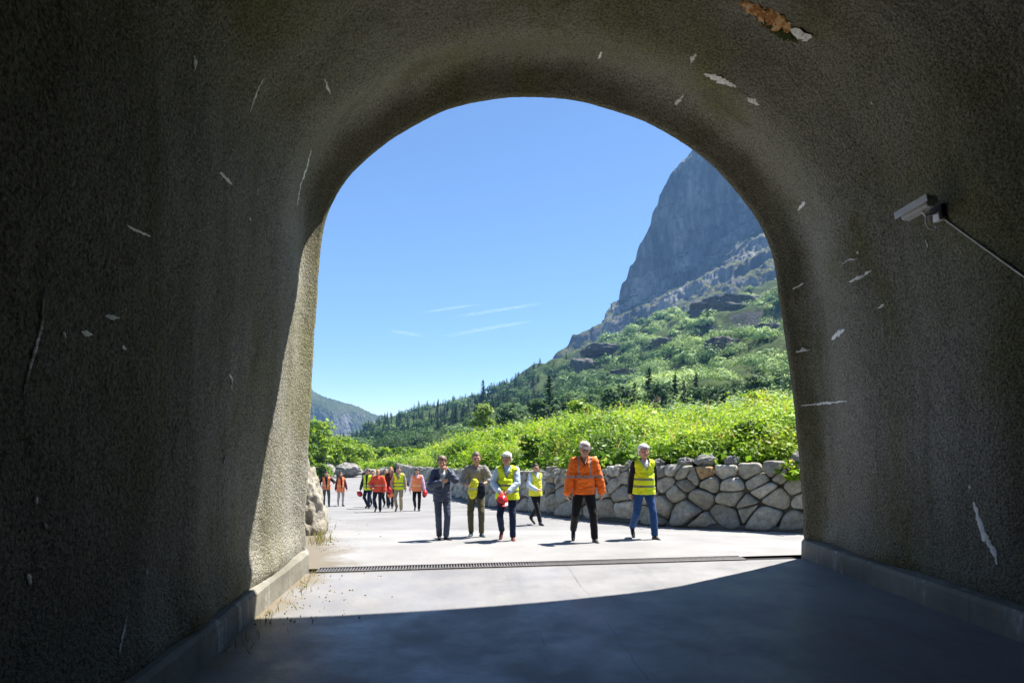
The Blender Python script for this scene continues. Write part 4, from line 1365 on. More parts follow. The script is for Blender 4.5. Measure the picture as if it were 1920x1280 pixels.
def hill_at(r, c):
    """a point on the hillside at fractional row and column"""
    r0 = np.clip(np.floor(r).astype(int), 0, Gh.shape[0] - 2); c0 = np.clip(np.floor(c).astype(int), 0, Gh.shape[1] - 2)
    a, bb = (r - r0)[:, None], (c - c0)[:, None]
    return (Gh[r0, c0] * (1 - a) * (1 - bb) + Gh[r0 + 1, c0] * a * (1 - bb) + Gh[r0, c0 + 1] * (1 - a) * bb + Gh[r0 + 1, c0 + 1] * a * bb)


HB = BVHTree.FromPolygons([Vector(p) for p in Gh.reshape(-1, 3)], [tuple(f) for f in grid_faces(len(Gh), len(cols))])


def hill_px(px, py):
    h = HB.ray_cast(Vector((0, 0, EYE)), Vector(((px - CX) / F, 1, -(py - HY) / F)).normalized())
    return h[0]


def px_of(P): return P[:, 0] / P[:, 1] * F + CX, HY - (P[:, 2] - EYE) / P[:, 1] * F


# ------------------------------------------------------------------ mountains
b = NB('mountain_rock')
co = b.coord()
geo = b.n('NewGeometry')
nz2 = b.sep(geo.outputs['Normal'])[2]
rcol = b.ramp(b.noise(0.03, b.mapping(co, (1, 1, 0.35)), 7, 0.68), [(0.3, (0.07, 0.07, 0.07)), (0.5, (0.20, 0.197, 0.19)), (0.72, (0.48, 0.468, 0.445))])
rcol = b.mix(0.5, rcol, b.ramp(b.noise(0.24, b.mapping(co, (1, 1, 0.22)), 6, 0.75), [(0.36, 0.35), (0.62, 1.45)]), 'MULTIPLY')
gcol = b.ramp(b.noise(0.05, co, 5), [(0.3, (0.045, 0.062, 0.02)), (0.7, (0.18, 0.19, 0.08))])
alt = b.math('MULTIPLY', b.math('SUBTRACT', 1.0, b.maprange(b.sep(co)[2], 40, 175)), 0.26)
gk = b.maprange(b.math('ADD', b.math('ADD', nz2, alt), b.math('MULTIPLY', b.math('SUBTRACT', b.noise(0.045, co, 6, 0.65), 0.5), 1.1)), 0.66, 0.82)
c = b.mix(gk, rcol, gcol)
M_MTN = b.done(b.bsdf(c, 0.95, b.bump(b.noise(0.12, b.mapping(co, (1, 1, 0.5)), 7, 0.75), 1.0, 7.0), spec=0.1))


def mountain(name, rows, ncol, sub, amp, fr, seed, back=140, mat=None, terr=(220, 300, 21.0), low=None, wrap=True):
    t = np.linspace(0, 1, ncol)
    G = loft(rows, t, sub, kind='t')
    nr, nc, _ = G.shape
    N_ = np.cross(np.gradient(G, axis=1), np.gradient(G, axis=0)); N_ /= np.linalg.norm(N_, axis=2)[..., None] + 1e-9
    if N_[..., 1].mean() > 0: N_ = -N_
    P = G.reshape(-1, 3)
    k = (ridged(P * np.array((fr, fr, fr * 0.45)), 5, seed) * 0.7 + fbm(P * fr * 0.5, 4, seed + 5)) * amp
    # ledges that dip gently to the left
    lz = P[:, 2] - 0.45 * P[:, 0] + 26 * fbm(P * fr * 0.6, 4, seed + 9)
    k = k + amp * 0.8 * ridged(np.stack([lz * 0.055, P[:, 0] * 0.008, P[:, 1] * 0.008], 1), 3, seed + 2) * (0.4 + 0.6 * sstep(-0.2, 0.5, fbm(P * 0.012, 3, seed + 4)))
    k = k + amp * 0.85 * ridged(P * np.array((0.11, 0.11, 0.018)), 3, seed + 6) + amp * 0.35 * fbm(P * 0.25, 3, seed + 8)
    lowz = 1 - sstep(terr[0], terr[1], P[:, 2])
    tl = (P[:, 2] - 0.42 * P[:, 0] + 14 * fbm(P * 0.02, 3, seed + 11)) / terr[2]
    fr_ = tl - np.floor(tl)
    P = P.copy(); P[:, 2] += (sstep(0.55, 0.95, fr_) - fr_) * terr[2] * 1.15 * lowz * (0.55 + 0.6 * fbm(P * 0.03, 2, seed + 12))
    if low: k = k * (0.4 + 0.6 * sstep(low[0], low[1], P[:, 2]))
    P = P + N_.reshape(-1, 3) * k[:, None]
    G = P.reshape(G.shape)
    # wrap the left edge and the top back so the mountain has a body
    L = [G[:, :1] + np.array((d * 0.75, d, 0)) - np.array((0, 0, d * 0.1)) for d in (back, back * 0.5, back * 0.15)]
    if wrap: G = np.concatenate(L + [G], 1)
    T_ = [G[-1:] + np.array((0, d, -d * 0.9)) for d in (back * 0.2, back * 0.7)]
    G = np.concatenate([G] + T_, 0)
    o = mobj(name, np_mesh(name, G.reshape(-1, 3), grid_faces(G.shape[0], G.shape[1])), mat or M_MTN)
    return tag(o, kind='structure')


peak = [
    [(968, 740, 520), (1150, 690, 492), (1300, 640, 430), (1500, 580, 390), (1850, 480, 360)],
    [(1003, 700, 527), (1150, 655, 501), (1300, 605, 440), (1480, 560, 405), (1850, 440, 375)],
    [(1062, 646, 538), (1180, 616, 512), (1310, 582, 452), (1480, 530, 405), (1850, 400, 370)],
    [(1130, 600, 562), (1220, 578, 533), (1320, 550, 482), (1480, 495, 445), (1850, 370, 410)],
    [(1153, 568, 590), (1240, 545, 570), (1340, 515, 522), (1480, 455, 490), (1850, 310, 455)],
    [(1179, 508, 600), (1265, 495, 594), (1362, 470, 562), (1490, 412, 536), (1850, 250, 500)],
    [(1208, 440, 606), (1292, 425, 604), (1384, 410, 606), (1505, 350, 588), (1850, 180, 545)],
    [(1234, 376, 611), (1315, 350, 608), (1405, 325, 614), (1525, 255, 596), (1850, 110, 551)],
    [(1256, 336, 616), (1340, 285, 612), (1430, 240, 618), (1550, 165, 600), (1850, 80, 555)],
    [(1304, 280, 622), (1390, 215, 616), (1480, 165, 622), (1590, 115, 604), (1850, 60, 559)],
]
mountain('mountain', peak, 420, [20, 34, 36, 36, 36, 34, 32, 28, 28], 4.2, 0.022, 70, low=(60, 150))
far = [
    [(-500, 890, 640), (0, 890, 740), (430, 890, 820), (560, 890, 840), (622, 890, 850), (655, 890, 890), (700, 890, 900), (860, 890, 960)],
    [(-500, 800, 700), (0, 815, 790), (430, 830, 880), (560, 838, 890), (622, 845, 900), (655, 848, 960), (700, 848, 980), (860, 850, 1040)],
    [(-500, 700, 730), (0, 735, 815), (430, 770, 900), (560, 790, 910), (622, 800, 915), (655, 800, 985), (700, 815, 1000), (860, 838, 1070)],
    [(-500, 590, 770), (0, 655, 850), (430, 715, 925), (560, 752, 935), (622, 772, 940), (655, 776, 1010), (700, 792, 1030), (860, 826, 1100)],
    [(-500, 500, 850), (0, 600, 930), (430, 680, 1020), (575, 730, 1030), (606, 752, 1040), (655, 764, 1070), (700, 784, 1090), (860, 820, 1150)],
]
b = NB('far_mountain_green')
co = b.coord(); geo = b.n('NewGeometry'); nz2 = b.sep(geo.outputs['Normal'])[2]
rcol = b.ramp(b.noise(0.02, b.mapping(co, (1, 1, 0.3)), 6, 0.68), [(0.35, (0.06, 0.06, 0.058)), (0.7, (0.19, 0.183, 0.17))])
gcol = b.ramp(b.noise(0.02, co, 6), [(0.3, (0.03, 0.045, 0.015)), (0.7, (0.07, 0.08, 0.03))])
c = b.mix(b.maprange(b.math('ADD', nz2, b.math('MULTIPLY', b.math('SUBTRACT', b.noise(0.025, b.mapping(co, (1, 1, 0.4)), 6, 0.65), 0.5), 1.1)), 0.38, 0.6), rcol, gcol)
mountain('far_mountain', far, 420, [24, 30, 30, 30], 5.0, 0.014, 90, 200, wrap=False, terr=(-50, -40, 20.0), mat= b.done(b.bsdf(c, 0.95, b.bump(b.noise(0.08, co, 6, 0.7), 0.6, 6.0), spec=0.1)))

# ================================================================== ROCKS
M_ROCK = None
b = NB('outcrop_rock')
co = b.coord()
c = b.ramp(b.noise(1.1, b.mapping(co, (1, 1, 0.5)), 6, 0.7), [(0.3, (0.04, 0.038, 0.036)), (0.5, (0.10, 0.096, 0.088)), (0.72, (0.19, 0.182, 0.168))])
M_ROCK = b.done(b.bsdf(c, 0.93, b.bump(b.noise(2.2, co, 6, 0.7), 0.9, 0.25), spec=0.15))
b = NB('pale_boulder')
co = b.coord()
c = b.ramp(b.noise(2.0, co, 6, 0.7), [(0.3, (0.14, 0.137, 0.128)), (0.5, (0.24, 0.233, 0.218)), (0.72, (0.33, 0.315, 0.295))])
M_PALE = b.done(b.bsdf(c, 0.93, b.bump(b.noise(5, co, 6, 0.7), 0.9, 0.1), spec=0.15))
b = NB('cream_rock')
co = b.coord()
c = b.ramp(b.noise(2.6, b.mapping(co, (1, 1, 0.45)), 6, 0.7), [(0.3, (0.17, 0.14, 0.095)), (0.5, (0.31, 0.28, 0.22)), (0.72, (0.40, 0.375, 0.32))])
M_CREAM = b.done(b.bsdf(c, 0.93, b.bump(b.noise(6, co, 6, 0.7), 0.9, 0.08), spec=0.15))


def rock(name, c, r, label, mat, seed, rz=0.0, cat='boulder', group=None, rough=0.28, sub=5, boxy=0.0):
    bm = bmesh.new()
    bmesh.ops.create_icosphere(bm, subdivisions=sub, radius=1)
    P = np.array([v.co[:] for v in bm.verts])
    if boxy:
        m = np.abs(P).max(1)[:, None]
        P = P * (1 - boxy) + P / m * 0.82 * boxy
    P = P * (1 + rough * fbm(P * 1.3 + seed * 7.7, 4, seed)[:, None] * 1.6 + 0.10 * ridged(P * 2.6 + seed, 3, seed + 3)[:, None])
    for v, p in zip(bm.verts, P): v.co = p * np.array(r)
    o = mobj(name, bm_mesh(name, bm, True), mat)
    o.location = c; o.rotation_euler = (0, 0, rz)
    return tag(o, label, cat, group)


def hrock(px, py, w, h, label, seed, boxy=0.5, mat=None, depth=0.7, group='rock outcrops on the hillside'):
    p = hill_px(px, py)
    if p is None: return
    k = p.y / F
    rock('rock_outcrop', p + Vector((0, w * k * depth * 0.35, 0)), (w * k * 0.5, w * k * depth * 0.5, h * k * 0.5), label, mat or M_ROCK, seed, 0.3, 'rock outcrop', group, 0.22, 5, boxy)


hrock(1362, 655, 66, 54, 'dark blocky rock outcrop jutting from pale scrub below the long cliff band', 3)
hrock(1405, 572, 190, 42, 'long dark cliff band across the hillside below the mountain', 5, 0.6)
hrock(1095, 694, 62, 46, 'dark rounded rock outcrop on the hill shoulder beside the conifers', 7)
hrock(1190, 700, 90, 22, 'low rock ledge among scrub below the cliff band', 9)
hrock(1450, 618, 90, 26, 'dark ledge of rock at the tunnel edge among pale scrub', 11)
hrock(1150, 655, 120, 24, 'grey rock step on the ridge under the mountain', 13)
hrock(1258, 640, 70, 18, 'small rock ledge left of the blocky outcrop', 17)
for k, (px, py, w_, h_, Y, lab) in enumerate([(652, 882, 46, 24, 58, 'large pale boulder at the road end behind the long haired person'),
                                           (612, 884, 34, 26, 60, 'small pale boulder at the road end beside the tunnel edge'),
                                           (725, 884, 30, 14, 60, 'flat pale boulder behind the group of people'),
                                           (694, 888, 26, 16, 59, 'grey boulder by the road just left of the group')]):
    rock('boulder', W(px, py, Y), (w_ / F * Y * 0.5, 1.2, h_ / F * Y * 0.55), lab, M_PALE, 30 + k, 0.3, 'boulder', 'boulders at the far end of the road')
# loose stones lying on top of the wall at its near end
for k, (sx, r_) in enumerate([(4.62, 0.19), (5.15, 0.15), (4.05, 0.15), (5.9, 0.14), (2.6, 0.2), (6.8, 0.13)]):
    p = wpt(np.array([sx]), np.array([WH + r_ * 0.45]), np.array([-0.08]))[0]
    rock('stone', p, (r_ * 1.25, r_, r_ * 0.75), ['largest loose grey stone on top of the near end of the wall', 'pale loose stone next to the largest stone on the wall',
         'small loose stone on the wall top nearer the tunnel', 'small round stone on the wall top behind the white haired person', 'grey loose stone on the wall top close to the tunnel edge',
         'smallest loose stone on the wall top beyond the white haired person'][k], M_PALE, 50 + k, 0.4 * k, 'stone', 'loose stones on the wall top', sub=4)
# the pale rock foot left of the portal
pb = on_ground(585, 1004)
rk_ = rock('rock_buttress', (pb.x - 0.50, pb.y + 0.55, pb.z + 0.35), (0.50, 0.8, 1.05), 'cream coloured rough rock at the left foot of the tunnel portal', M_CREAM, 77, 0.2, 'rock', rough=0.3, sub=6)

# the rock continues to the left of the portal
o = rock('rock_face', (pb.x - 3.6, pb.y + 1.3, pb.z + 0.9), (2.5, 1.9, 2.6), None, M_CREAM, 83, 0.1, None, rough=0.3, sub=6)
tag(o, kind='structure')
# ================================================================== PLANTS
M_BANK = leaf_mat('bank_leaf', [(0.0, (0.04, 0.10, 0.008)), (0.28, (0.13, 0.26, 0.014)), (0.6, (0.29, 0.45, 0.025)), (0.92, (0.44, 0.56, 0.06)), (1.0, (0.46, 0.40, 0.20))], 0.45, 0.5, 0.55)
M_SCRUB = leaf_mat('scrub_leaf', [(0.0, (0.022, 0.06, 0.010)), (0.35, (0.07, 0.145, 0.032)), (0.7, (0.27, 0.40, 0.155)), (1.0, (0.46, 0.56, 0.20))], 0.18, 0.8)
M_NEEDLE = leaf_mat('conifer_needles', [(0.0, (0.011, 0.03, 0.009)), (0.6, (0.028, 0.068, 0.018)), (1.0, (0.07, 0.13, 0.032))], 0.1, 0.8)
M_YOUNG = leaf_mat('young_leaf', [(0.0, (0.05, 0.11, 0.010)), (0.5, (0.16, 0.28, 0.02)), (1.0, (0.32, 0.44, 0.04))], 0.42)
M_PALETREE = leaf_mat('pale_green_leaf', [(0.0, (0.06, 0.12, 0.02)), (0.5, (0.15, 0.25, 0.05)), (1.0, (0.28, 0.38, 0.09))], 0.4)
M_BARK = simple('bark', (0.09, 0.07, 0.05), 0.95, 0.3, 9, 0.6, 40, 0.01)


def clumps(cent, rad, per, size, flat=0.75, up=0.55, jitter=0.22, tint0=None, tspread=0.22, rnd=0.55):
    """leafy mounds: per leaves over each centre's dome"""
    n = len(cent)
    per = np.broadcast_to(np.asarray(per), (n,)).astype(int)
    idx = np.repeat(np.arange(n), per)
    m = len(idx)
    dv_ = RNG.normal(size=(m, 3)); dv_[:, 2] = np.abs(dv_[:, 2]) * 0.9 - 0.15
    dv_ /= np.linalg.norm(dv_, axis=1)[:, None]
    rr = (RNG.random(m) ** 0.35) * (1 + jitter * RNG.normal(size=m))
    lump = 1 + 0.28 * pnoise(dv_ * 2.3 + idx[:, None] * 5.1, 3)
    P = cent[idx] + dv_ * (rad[idx] * rr * lump)[:, None] * np.array((1, 1, flat))
    N_ = dv_ + RNG.normal(size=(m, 3)) * rnd + np.array((0, 0, up))
    s_ = (np.broadcast_to(np.asarray(size), (n,)) * RNG.choice([0.7, 0.9, 1.1, 1.6], n, p=[0.3, 0.3, 0.25, 0.15]))[idx] * np.clip(np.exp(RNG.normal(size=m) * 0.38), 0.4, 2.2)
    V = leaves(P, N_, s_, RNG.uniform(0.38, 0.6, m))
    t0 = np.full(n, 0.45) if tint0 is None else tint0
    tint = np.clip(t0[idx] + tspread * RNG.normal(size=m), 0, 1)
    return V, tint


# ---- the bright bank behind the wall
nB = 3300
r = RNG.uniform(0.8, 47, nB) ** 1.0
c_ = RNG.uniform(40, 300, nB)
P = hill_at(r, c_)
px, py = px_of(P)
# spend plants by the width they take in the view
keep = (px > 640) & (px < 1800) & (P[:, 1] < 75) & (RNG.random(nB) < np.clip(30.0 / P[:, 1], 0.2, 1.2))
P, px = P[keep], px[keep]
h = 0.52 + 0.62 * fbm(P * np.array((0.42, 0.42, 0)) + 3, 3, 8) * 1.8 + 0.25 * RNG.random(len(P))
h = np.clip(h, 0.2, 1.5)
tint0 = np.clip(0.52 + 0.60 * fbm(P * np.array((0.5, 0.5, 0)), 3, 18) * 1.6 + 0.10 * RNG.normal(size=len(P)), 0.08, 0.9)
rad = h * RNG.uniform(0.55, 0.8, len(P)) + 0.004 * P[:, 1]
cen = P + np.stack([np.zeros(len(P)), np.zeros(len(P)), h * 0.45], 1)
per = np.clip(14500 / P[:, 1] ** 1.15 * rad ** 1.2, 70, 640)
V1, T1 = clumps(cen, rad, per, np.clip(0.024 + 0.0012 * P[:, 1], 0.036, 0.12), 0.85, 0.9, 0.25, tint0, 0.12)
# tall shoots above the mounds
k = RNG.integers(0, len(P), 2600)
q = cen[k] + np.stack([RNG.normal(size=2600) * rad[k] * 0.6, RNG.normal(size=2600) * rad[k] * 0.6, rad[k] * 0.5], 1)
lv, ls, lt = [], [], []
for j in range(7):
    hh = j / 7 * RNG.uniform(0.25, 0.6, 2600)
    lv.append(q + np.stack([RNG.normal(size=2600) * 0.05, RNG.normal(size=2600) * 0.05, hh], 1)); ls.append(np.clip(0.03 + 0.0014 * q[:, 1], 0.05, 0.12)); lt.append(np.clip(tint0[k] + 0.2 + 0.12 * RNG.normal(size=2600) + (0.35 * (RNG.random(2600) < 0.06) if j > 4 else 0), 0, 1))
Q = np.concatenate(lv)
V2 = leaves(Q, RNG.normal(size=(len(Q), 3)) + np.array((0, -0.1, 1.2)), np.concatenate(ls), 0.42)
# big pale leaves low on the bank, hanging over the wall
nb = 2600
s_ = RNG.uniform(0.4, 30, nb) ** 1.0
o_ = RNG.uniform(-1.0, 0.10, nb)
Pb = wpt(s_, WH - 0.02 + 0.42 * RNG.random(nb) ** 2 - 0.25 * np.clip(o_ + 0.05, 0, 1), o_)
mk = fbm(np.c_[s_ * 0.8, np.zeros(nb), np.zeros(nb)], 3, 44) > -0.02
Pb = Pb[mk]
V3 = leaves(Pb, RNG.normal(size=(len(Pb), 3)) * 0.6 + np.array((0.1, -0.3, 0.9)), RNG.uniform(0.05, 0.12, len(Pb)), 0.62)
Vb = np.concatenate([V1, V2, V3])
Tb = np.concatenate([T1, np.concatenate(lt), np.clip(0.4 + 0.25 * RNG.normal(size=len(Pb)), 0, 1)])
# dead stalks among the green
k = RNG.integers(0, len(P), 900)
q = cen[k] + np.stack([RNG.normal(size=900) * rad[k] * 0.5, RNG.normal(size=900) * rad[k] * 0.5, rad[k] * 0.7], 1)
V4 = leaves(q + np.array((0, 0, 0.1)), RNG.normal(size=(900, 3)) * np.array((1, 1, 0.1)), RNG.uniform(0.15, 0.4, 900), 0.05, np.stack([RNG.normal(size=900) * 0.25, RNG.normal(size=900) * 0.25, np.ones(900)], 1))
Vb = np.concatenate([Vb, V4]); Tb = np.concatenate([Tb, np.full(900, 1.0)])
bank = leaf_obj('undergrowth', Vb, Tb, M_BANK)
tag(bank, 'lush bright green undergrowth on the bank behind the stone wall', 'undergrowth', kind='stuff')
print('undergrowth faces', len(Tb))

# ---- pale scrub over the hillside
nS = 8000
r = RNG.uniform(44, 186, nS); c_ = RNG.uniform(4, 316, nS)
P = hill_at(r, c_)
px, py = px_of(P)
dens = 0.28 + 0.72 * sstep(980, 1180, px)
keep = (px > 560) & (px < 1750) & (fbm(P * np.array((0.035, 0.05, 0.09)), 3, 30) > -0.06) & (RNG.random(nS) < dens) & ((RNG.random(nS) < 0.6) | ~((px > 1000) & (py < 640 - (px - 1150) * 0.22)))
P, px = P[keep], px[keep]
rad = RNG.choice([0.9, 1.5, 2.3, 3.0], len(P), p=[0.2, 0.3, 0.3, 0.2]) * RNG.uniform(0.8, 1.2, len(P)) * (0.75 + P[:, 1] / 350)
sage = sstep(1050, 1250, px)
tint0 = np.clip(0.26 + 0.40 * sage + 0.42 * fbm(P * 0.05, 3, 33) + 0.14 * RNG.normal(size=len(P)), 0.02, 0.95)
per = np.clip(46000 / P[:, 1] * (rad / 2), 70, 420)
V, T_ = clumps(P + np.array((0, 0, 0.2)), rad, per, 0.045 * rad + 0.00085 * P[:, 1], 0.85, 0.3, 0.05, tint0, 0.09, 0.24)
o = leaf_obj('scrub', V, T_, M_SCRUB)
tag(o, 'grey green scrub covering the hillside below the mountain', 'scrub', kind='stuff')
print('scrub faces', len(T_))


# ---- trees
def conifer_mesh(seed, levels=24, H_=1.0, wid=0.20):
    rg = np.random.default_rng(seed)
    C, N_, S, A, T, tin = [], [], [], [], [], []
    for l_ in range(levels):
        f = l_ / levels
        z = 0.08 + 0.92 * f
        rr = wid * (1 - f) ** 0.85 * rg.uniform(0.75, 1.15) + 0.008
        nb_ = int(9 - 4 * f)
        for k in range(nb_):
            a = rg.uniform(0, 2 * PI)
            ln_ = rr * rg.uniform(0.6, 1.15)
            for j in range(4):
                t = (j + 0.6) / 4
                p = np.array((math.cos(a) * ln_ * t, math.sin(a) * ln_ * t, z - 0.25 * ln_ * t * t + rg.normal() * 0.006))
                C.append(p); N_.append((rg.normal() * 0.35, rg.normal() * 0.35, 1)); T.append((math.cos(a) + rg.normal() * 0.3, math.sin(a) + rg.normal() * 0.3, -0.5))
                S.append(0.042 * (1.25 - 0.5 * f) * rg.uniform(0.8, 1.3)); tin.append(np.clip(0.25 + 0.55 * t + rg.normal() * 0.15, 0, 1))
    for k in range(10):
        C.append((0, 0, 0.95 + k * 0.006)); N_.append(rg.normal(size=3)); T.append((0, 0, 1)); S.append(0.02); tin.append(0.6)
    V = leaves(C, N_, np.array(S), 0.5, T)
    me = np_mesh('crown', V, np.arange(len(V)).reshape(-1, 4), smooth=False)
    face_attr(me, 'tint', tin); me.materials.append(M_NEEDLE)
    bm = bmesh.new(); add_tube(bm, [(0, 0, -0.06), (0, 0, 0.35), (0.004, 0, 0.7), (0, 0, 0.97)], [0.018, 0.013, 0.007, 0.002], 7)
    tm = bm_mesh('trunk', bm, True); tm.materials.append(M_BARK)
    return me, tm


CON = [conifer_mesh(100 + k, 22 + k * 2, 1.0, (0.24, 0.29, 0.21, 0.34)[k]) for k in range(4)]


def conifer(p, H_, label, group, k, parts=True):
    e = empty('conifer_tree', p, RNG.uniform(0, 6.28), H_)
    tag(e, label, 'conifer', group)
    mobj('crown', CON[k][0], None, e)
    mobj('trunk', CON[k][1], None, e)
    return e


# a few that stand out
for px_, py_, ht, lab in [(1218, 772, 88, 'tallest dark conifer at the foot of the hill above the bank'), (1266, 772, 78, 'broad dark conifer at the hill foot beside a pale bare shrub'),
                          (1190, 772, 60, 'dark conifer just left of the tallest one at the hill foot'), (1306, 750, 56, 'slim dark conifer standing in front of pale scrub'),
                          (1160, 765, 52, 'small dark conifer at the left end of the hill foot row'), (1282, 768, 60, 'dark conifer just right of the broad one at the hill foot'),
                          (1030, 760, 62, 'dark conifer at the left of the small conifer row above the bank'), (1327, 612, 34, 'small conifer on the ledge left of the long cliff band'),
                          (906, 768, 58, 'dark conifer behind the pale young tree'), (967, 722, 24, 'conifer standing up on the skyline near the mountain foot'),
                          (904, 753, 22, 'single conifer poking above the ridge line'), (722, 800, 26, 'lone conifer on the skyline at the low end of the ridge')]:
    if py_ > 745 and px_ > 1000:
        q = W(px_, py_ + 12, 66 + (px_ % 7)); h_ = HB.ray_cast(Vector((q.x, q.y, 60)), Vector((0, 0, -1)))[0]
        p = h_; ht_ = (EYE - (py_ - ht - HY) / F * q.y) - p.z
        conifer(p - Vector((0, 0, 0.3)), ht_, lab, 'conifers on the hillside', (1, 3)[int(px_) % 2]); continue
    p = hill_px(px_, py_) or hill_px(px_, py_ + 8)
    if p is None: continue
    conifer(p - Vector((0, 0, 0.3)), ht / F * p.y, lab, 'conifers on the hillside', int(px_) % 4)
# the wood on the left ridge and the scattered trees of the right slope
nT = 20000
r = RNG.uniform(92, 189, nT); c_ = RNG.uniform(10, 316, nT)
P = hill_at(r, c_)
px, py = px_of(P)
pr = np.where(px < 1010, 0.95, np.where(px < 1180, 0.20, 0.045)) * (fbm(P * 0.025, 3, 66) * 1.2 + 0.62)
ok = (px > 585) & (px < 1490) & (RNG.random(nT) < pr * 0.17) & (py > 520)
P = P[ok]; px = px[ok]; py = py[ok]
H_ = RNG.uniform(2.4, 5.6, len(P)) * np.where(px > 1010, 0.85, 1.0)
order = np.argsort(-(H_ / P[:, 1]))
print('conifers', len(P))
for n_, i in enumerate(order[:286]):
    left = px[i] < 1010
    conifer(P[i] - np.array((0, 0, 0.3)), H_[i], 'dark green conifer in the wood on the long left ridge' if left else 'small dark conifer scattered on the scrubby right slope',
            'conifers of the wooded left ridge' if left else 'conifers scattered on the right slope', int(RNG.integers(0, 4)))
rest = order[286:]
if len(rest):
    VV2, TT2 = [], []
    src = []
    for me, _ in CON:
        v = np.empty(len(me.vertices) * 3, np.float32); me.vertices.foreach_get('co', v)
        tt_ = np.empty(len(me.polygons), np.float32); me.attributes['tint'].data.foreach_get('value', tt_)
        src.append((v.reshape(-1, 3), tt_))
    for i in rest:
        v, tt_ = src[int(RNG.integers(0, 4))]
        a = RNG.uniform(0, 6.28); ca, sa = math.cos(a), math.sin(a)
        VV2.append((v @ np.array(((ca, -sa, 0), (sa, ca, 0), (0, 0, 1))).T) * H_[i] + P[i] - np.array((0, 0, 0.3))); TT2.append(tt_)
    o = leaf_obj('woodland', np.concatenate(VV2), np.concatenate(TT2), M_NEEDLE)
    tag(o, 'distant conifers massed along the wooded ridge', 'woodland', kind='stuff')


def leafy(name, p, H_, wid, label, cat, mat, n, size, seed, conical=0.0, group=None, t0=0.5, trunk=0.25):
    """a broadleaf: forked stems with leaves round many limb tips"""
    rg = np.random.default_rng(seed)
    e = empty(name, p)
    tag(e, label, cat, group)
    bm = bmesh.new()
    tips = []
    nst = 3 if trunk < 0.15 else 1
    for s_ in range(nst):
        a = rg.uniform(0, 6.28)
        lean_ = np.array((math.cos(a), math.sin(a), 0)) * wid * (0.25 if nst > 1 else 0.05)
        pts = [np.array((0, 0, -0.2)) + lean_ * 0, np.array((0, 0, H_ * 0.3)) + lean_ * 0.5, np.array((0, 0, H_ * 0.62)) + lean_ * 0.9, np.array((0, 0, H_ * 0.92)) + lean_]
        add_tube(bm, pts, [H_ * 0.022, H_ * 0.016, H_ * 0.009, H_ * 0.003], 7)
        for k in range(16):
            f = rg.uniform(max(trunk, 0.1), 0.95)
            b0 = np.array((np.interp(f, [0, 1], [0, lean_[0]]), np.interp(f, [0, 1], [0, lean_[1]]), H_ * f * 0.92))
            a = rg.uniform(0, 6.28)
            env = (1 - conical) * math.sin(PI * min(1, (f - trunk * 0.6) / (1.04 - trunk * 0.6))) ** 0.6 + conical * (1.05 - f)
            rr = wid * env * rg.uniform(0.55, 1.05)
            tip = b0 + np.array((math.cos(a) * rr, math.sin(a) * rr, H_ * rg.uniform(0.02, 0.14)))
            add_tube(bm, [b0, (b0 + tip) / 2 + np.array((0, 0, 0.02 * H_)), tip], [H_ * 0.007, H_ * 0.004, H_ * 0.0015], 5)
            tips.append(tip); tips.append(b0 * 0.45 + tip * 0.55)
    tips.append(np.array((0, 0, H_ * 0.95)))
    mobj('trunk', bm_mesh('trunk', bm, True), M_BARK, e)
    tips = np.array(tips)
    V, T_ = clumps(tips, np.full(len(tips), wid * 0.30) * rg.uniform(0.6, 1.2, len(tips)), n // len(tips), size, 0.8, 0.7, 0.3, np.clip(t0 + 0.2 * rg.normal(size=len(tips)), 0, 1), 0.15)
    leaf_obj('crown', V, T_, mat, e)
    return e


def at(px_, py_, Y): return W(px_, py_, Y)


# saplings that rise above the bank
p = hill_px(908, 812) or at(908, 812, 60)
leafy('young_tree', at(912, 836, 46), 76 / F * 46, 33 / F * 46, 'pale green young tree rising in front of the dark conifers', 'young tree', M_PALETREE, 3000, 0.11, 1, 0.6, t0=0.85)
leafy('young_tree', at(1090, 812, 33), 64 / F * 33, 32 / F * 33, 'bright yellow green young tree above the middle of the bank', 'young tree', M_YOUNG, 2000, 0.085, 2, 0.3, t0=0.75)
leafy('shrub', at(1232, 800, 40), 58 / F * 40, 18 / F * 40, 'pale bare twiggy shrub in front of the dark conifers', 'shrub', simple('dry_twig_leaf', (0.30, 0.25, 0.17), 0.9), 260, 0.06, 3, 0.4, t0=0.6)
# the green thicket beyond the road on the left
for k, (px_, py_, Y, hh, ww, lab, t0) in enumerate([
        (590, 884, 60, 96, 40, 'bright green bush tree right at the left tunnel edge', 0.5), (618, 884, 64, 76, 36, 'leafy bright green bush behind the leaning dark haired person', 0.55),
        (560, 886, 56, 110, 44, 'tall bush tree half hidden by the left tunnel edge', 0.4), (650, 878, 72, 52, 34, 'rounded lime green bush behind the pale boulder', 0.7),
        (684, 876, 78, 42, 32, 'low yellow green bush left of the group of people', 0.75), (722, 876, 80, 34, 30, 'small yellow green bush behind the group', 0.6),
        (600, 905, 55, 34, 18, 'low green shrub at the road edge beside the tunnel edge', 0.45), (758, 872, 76, 30, 28, 'grey green bush at the far end of the wall', 0.35)]):
    leafy('bush', at(px_, py_, Y), hh / F * Y, ww / F * Y, lab, 'bush', M_YOUNG, 3000, 0.17, 20 + k, 0.1, 'bushes beyond the end of the road', t0, 0.06)
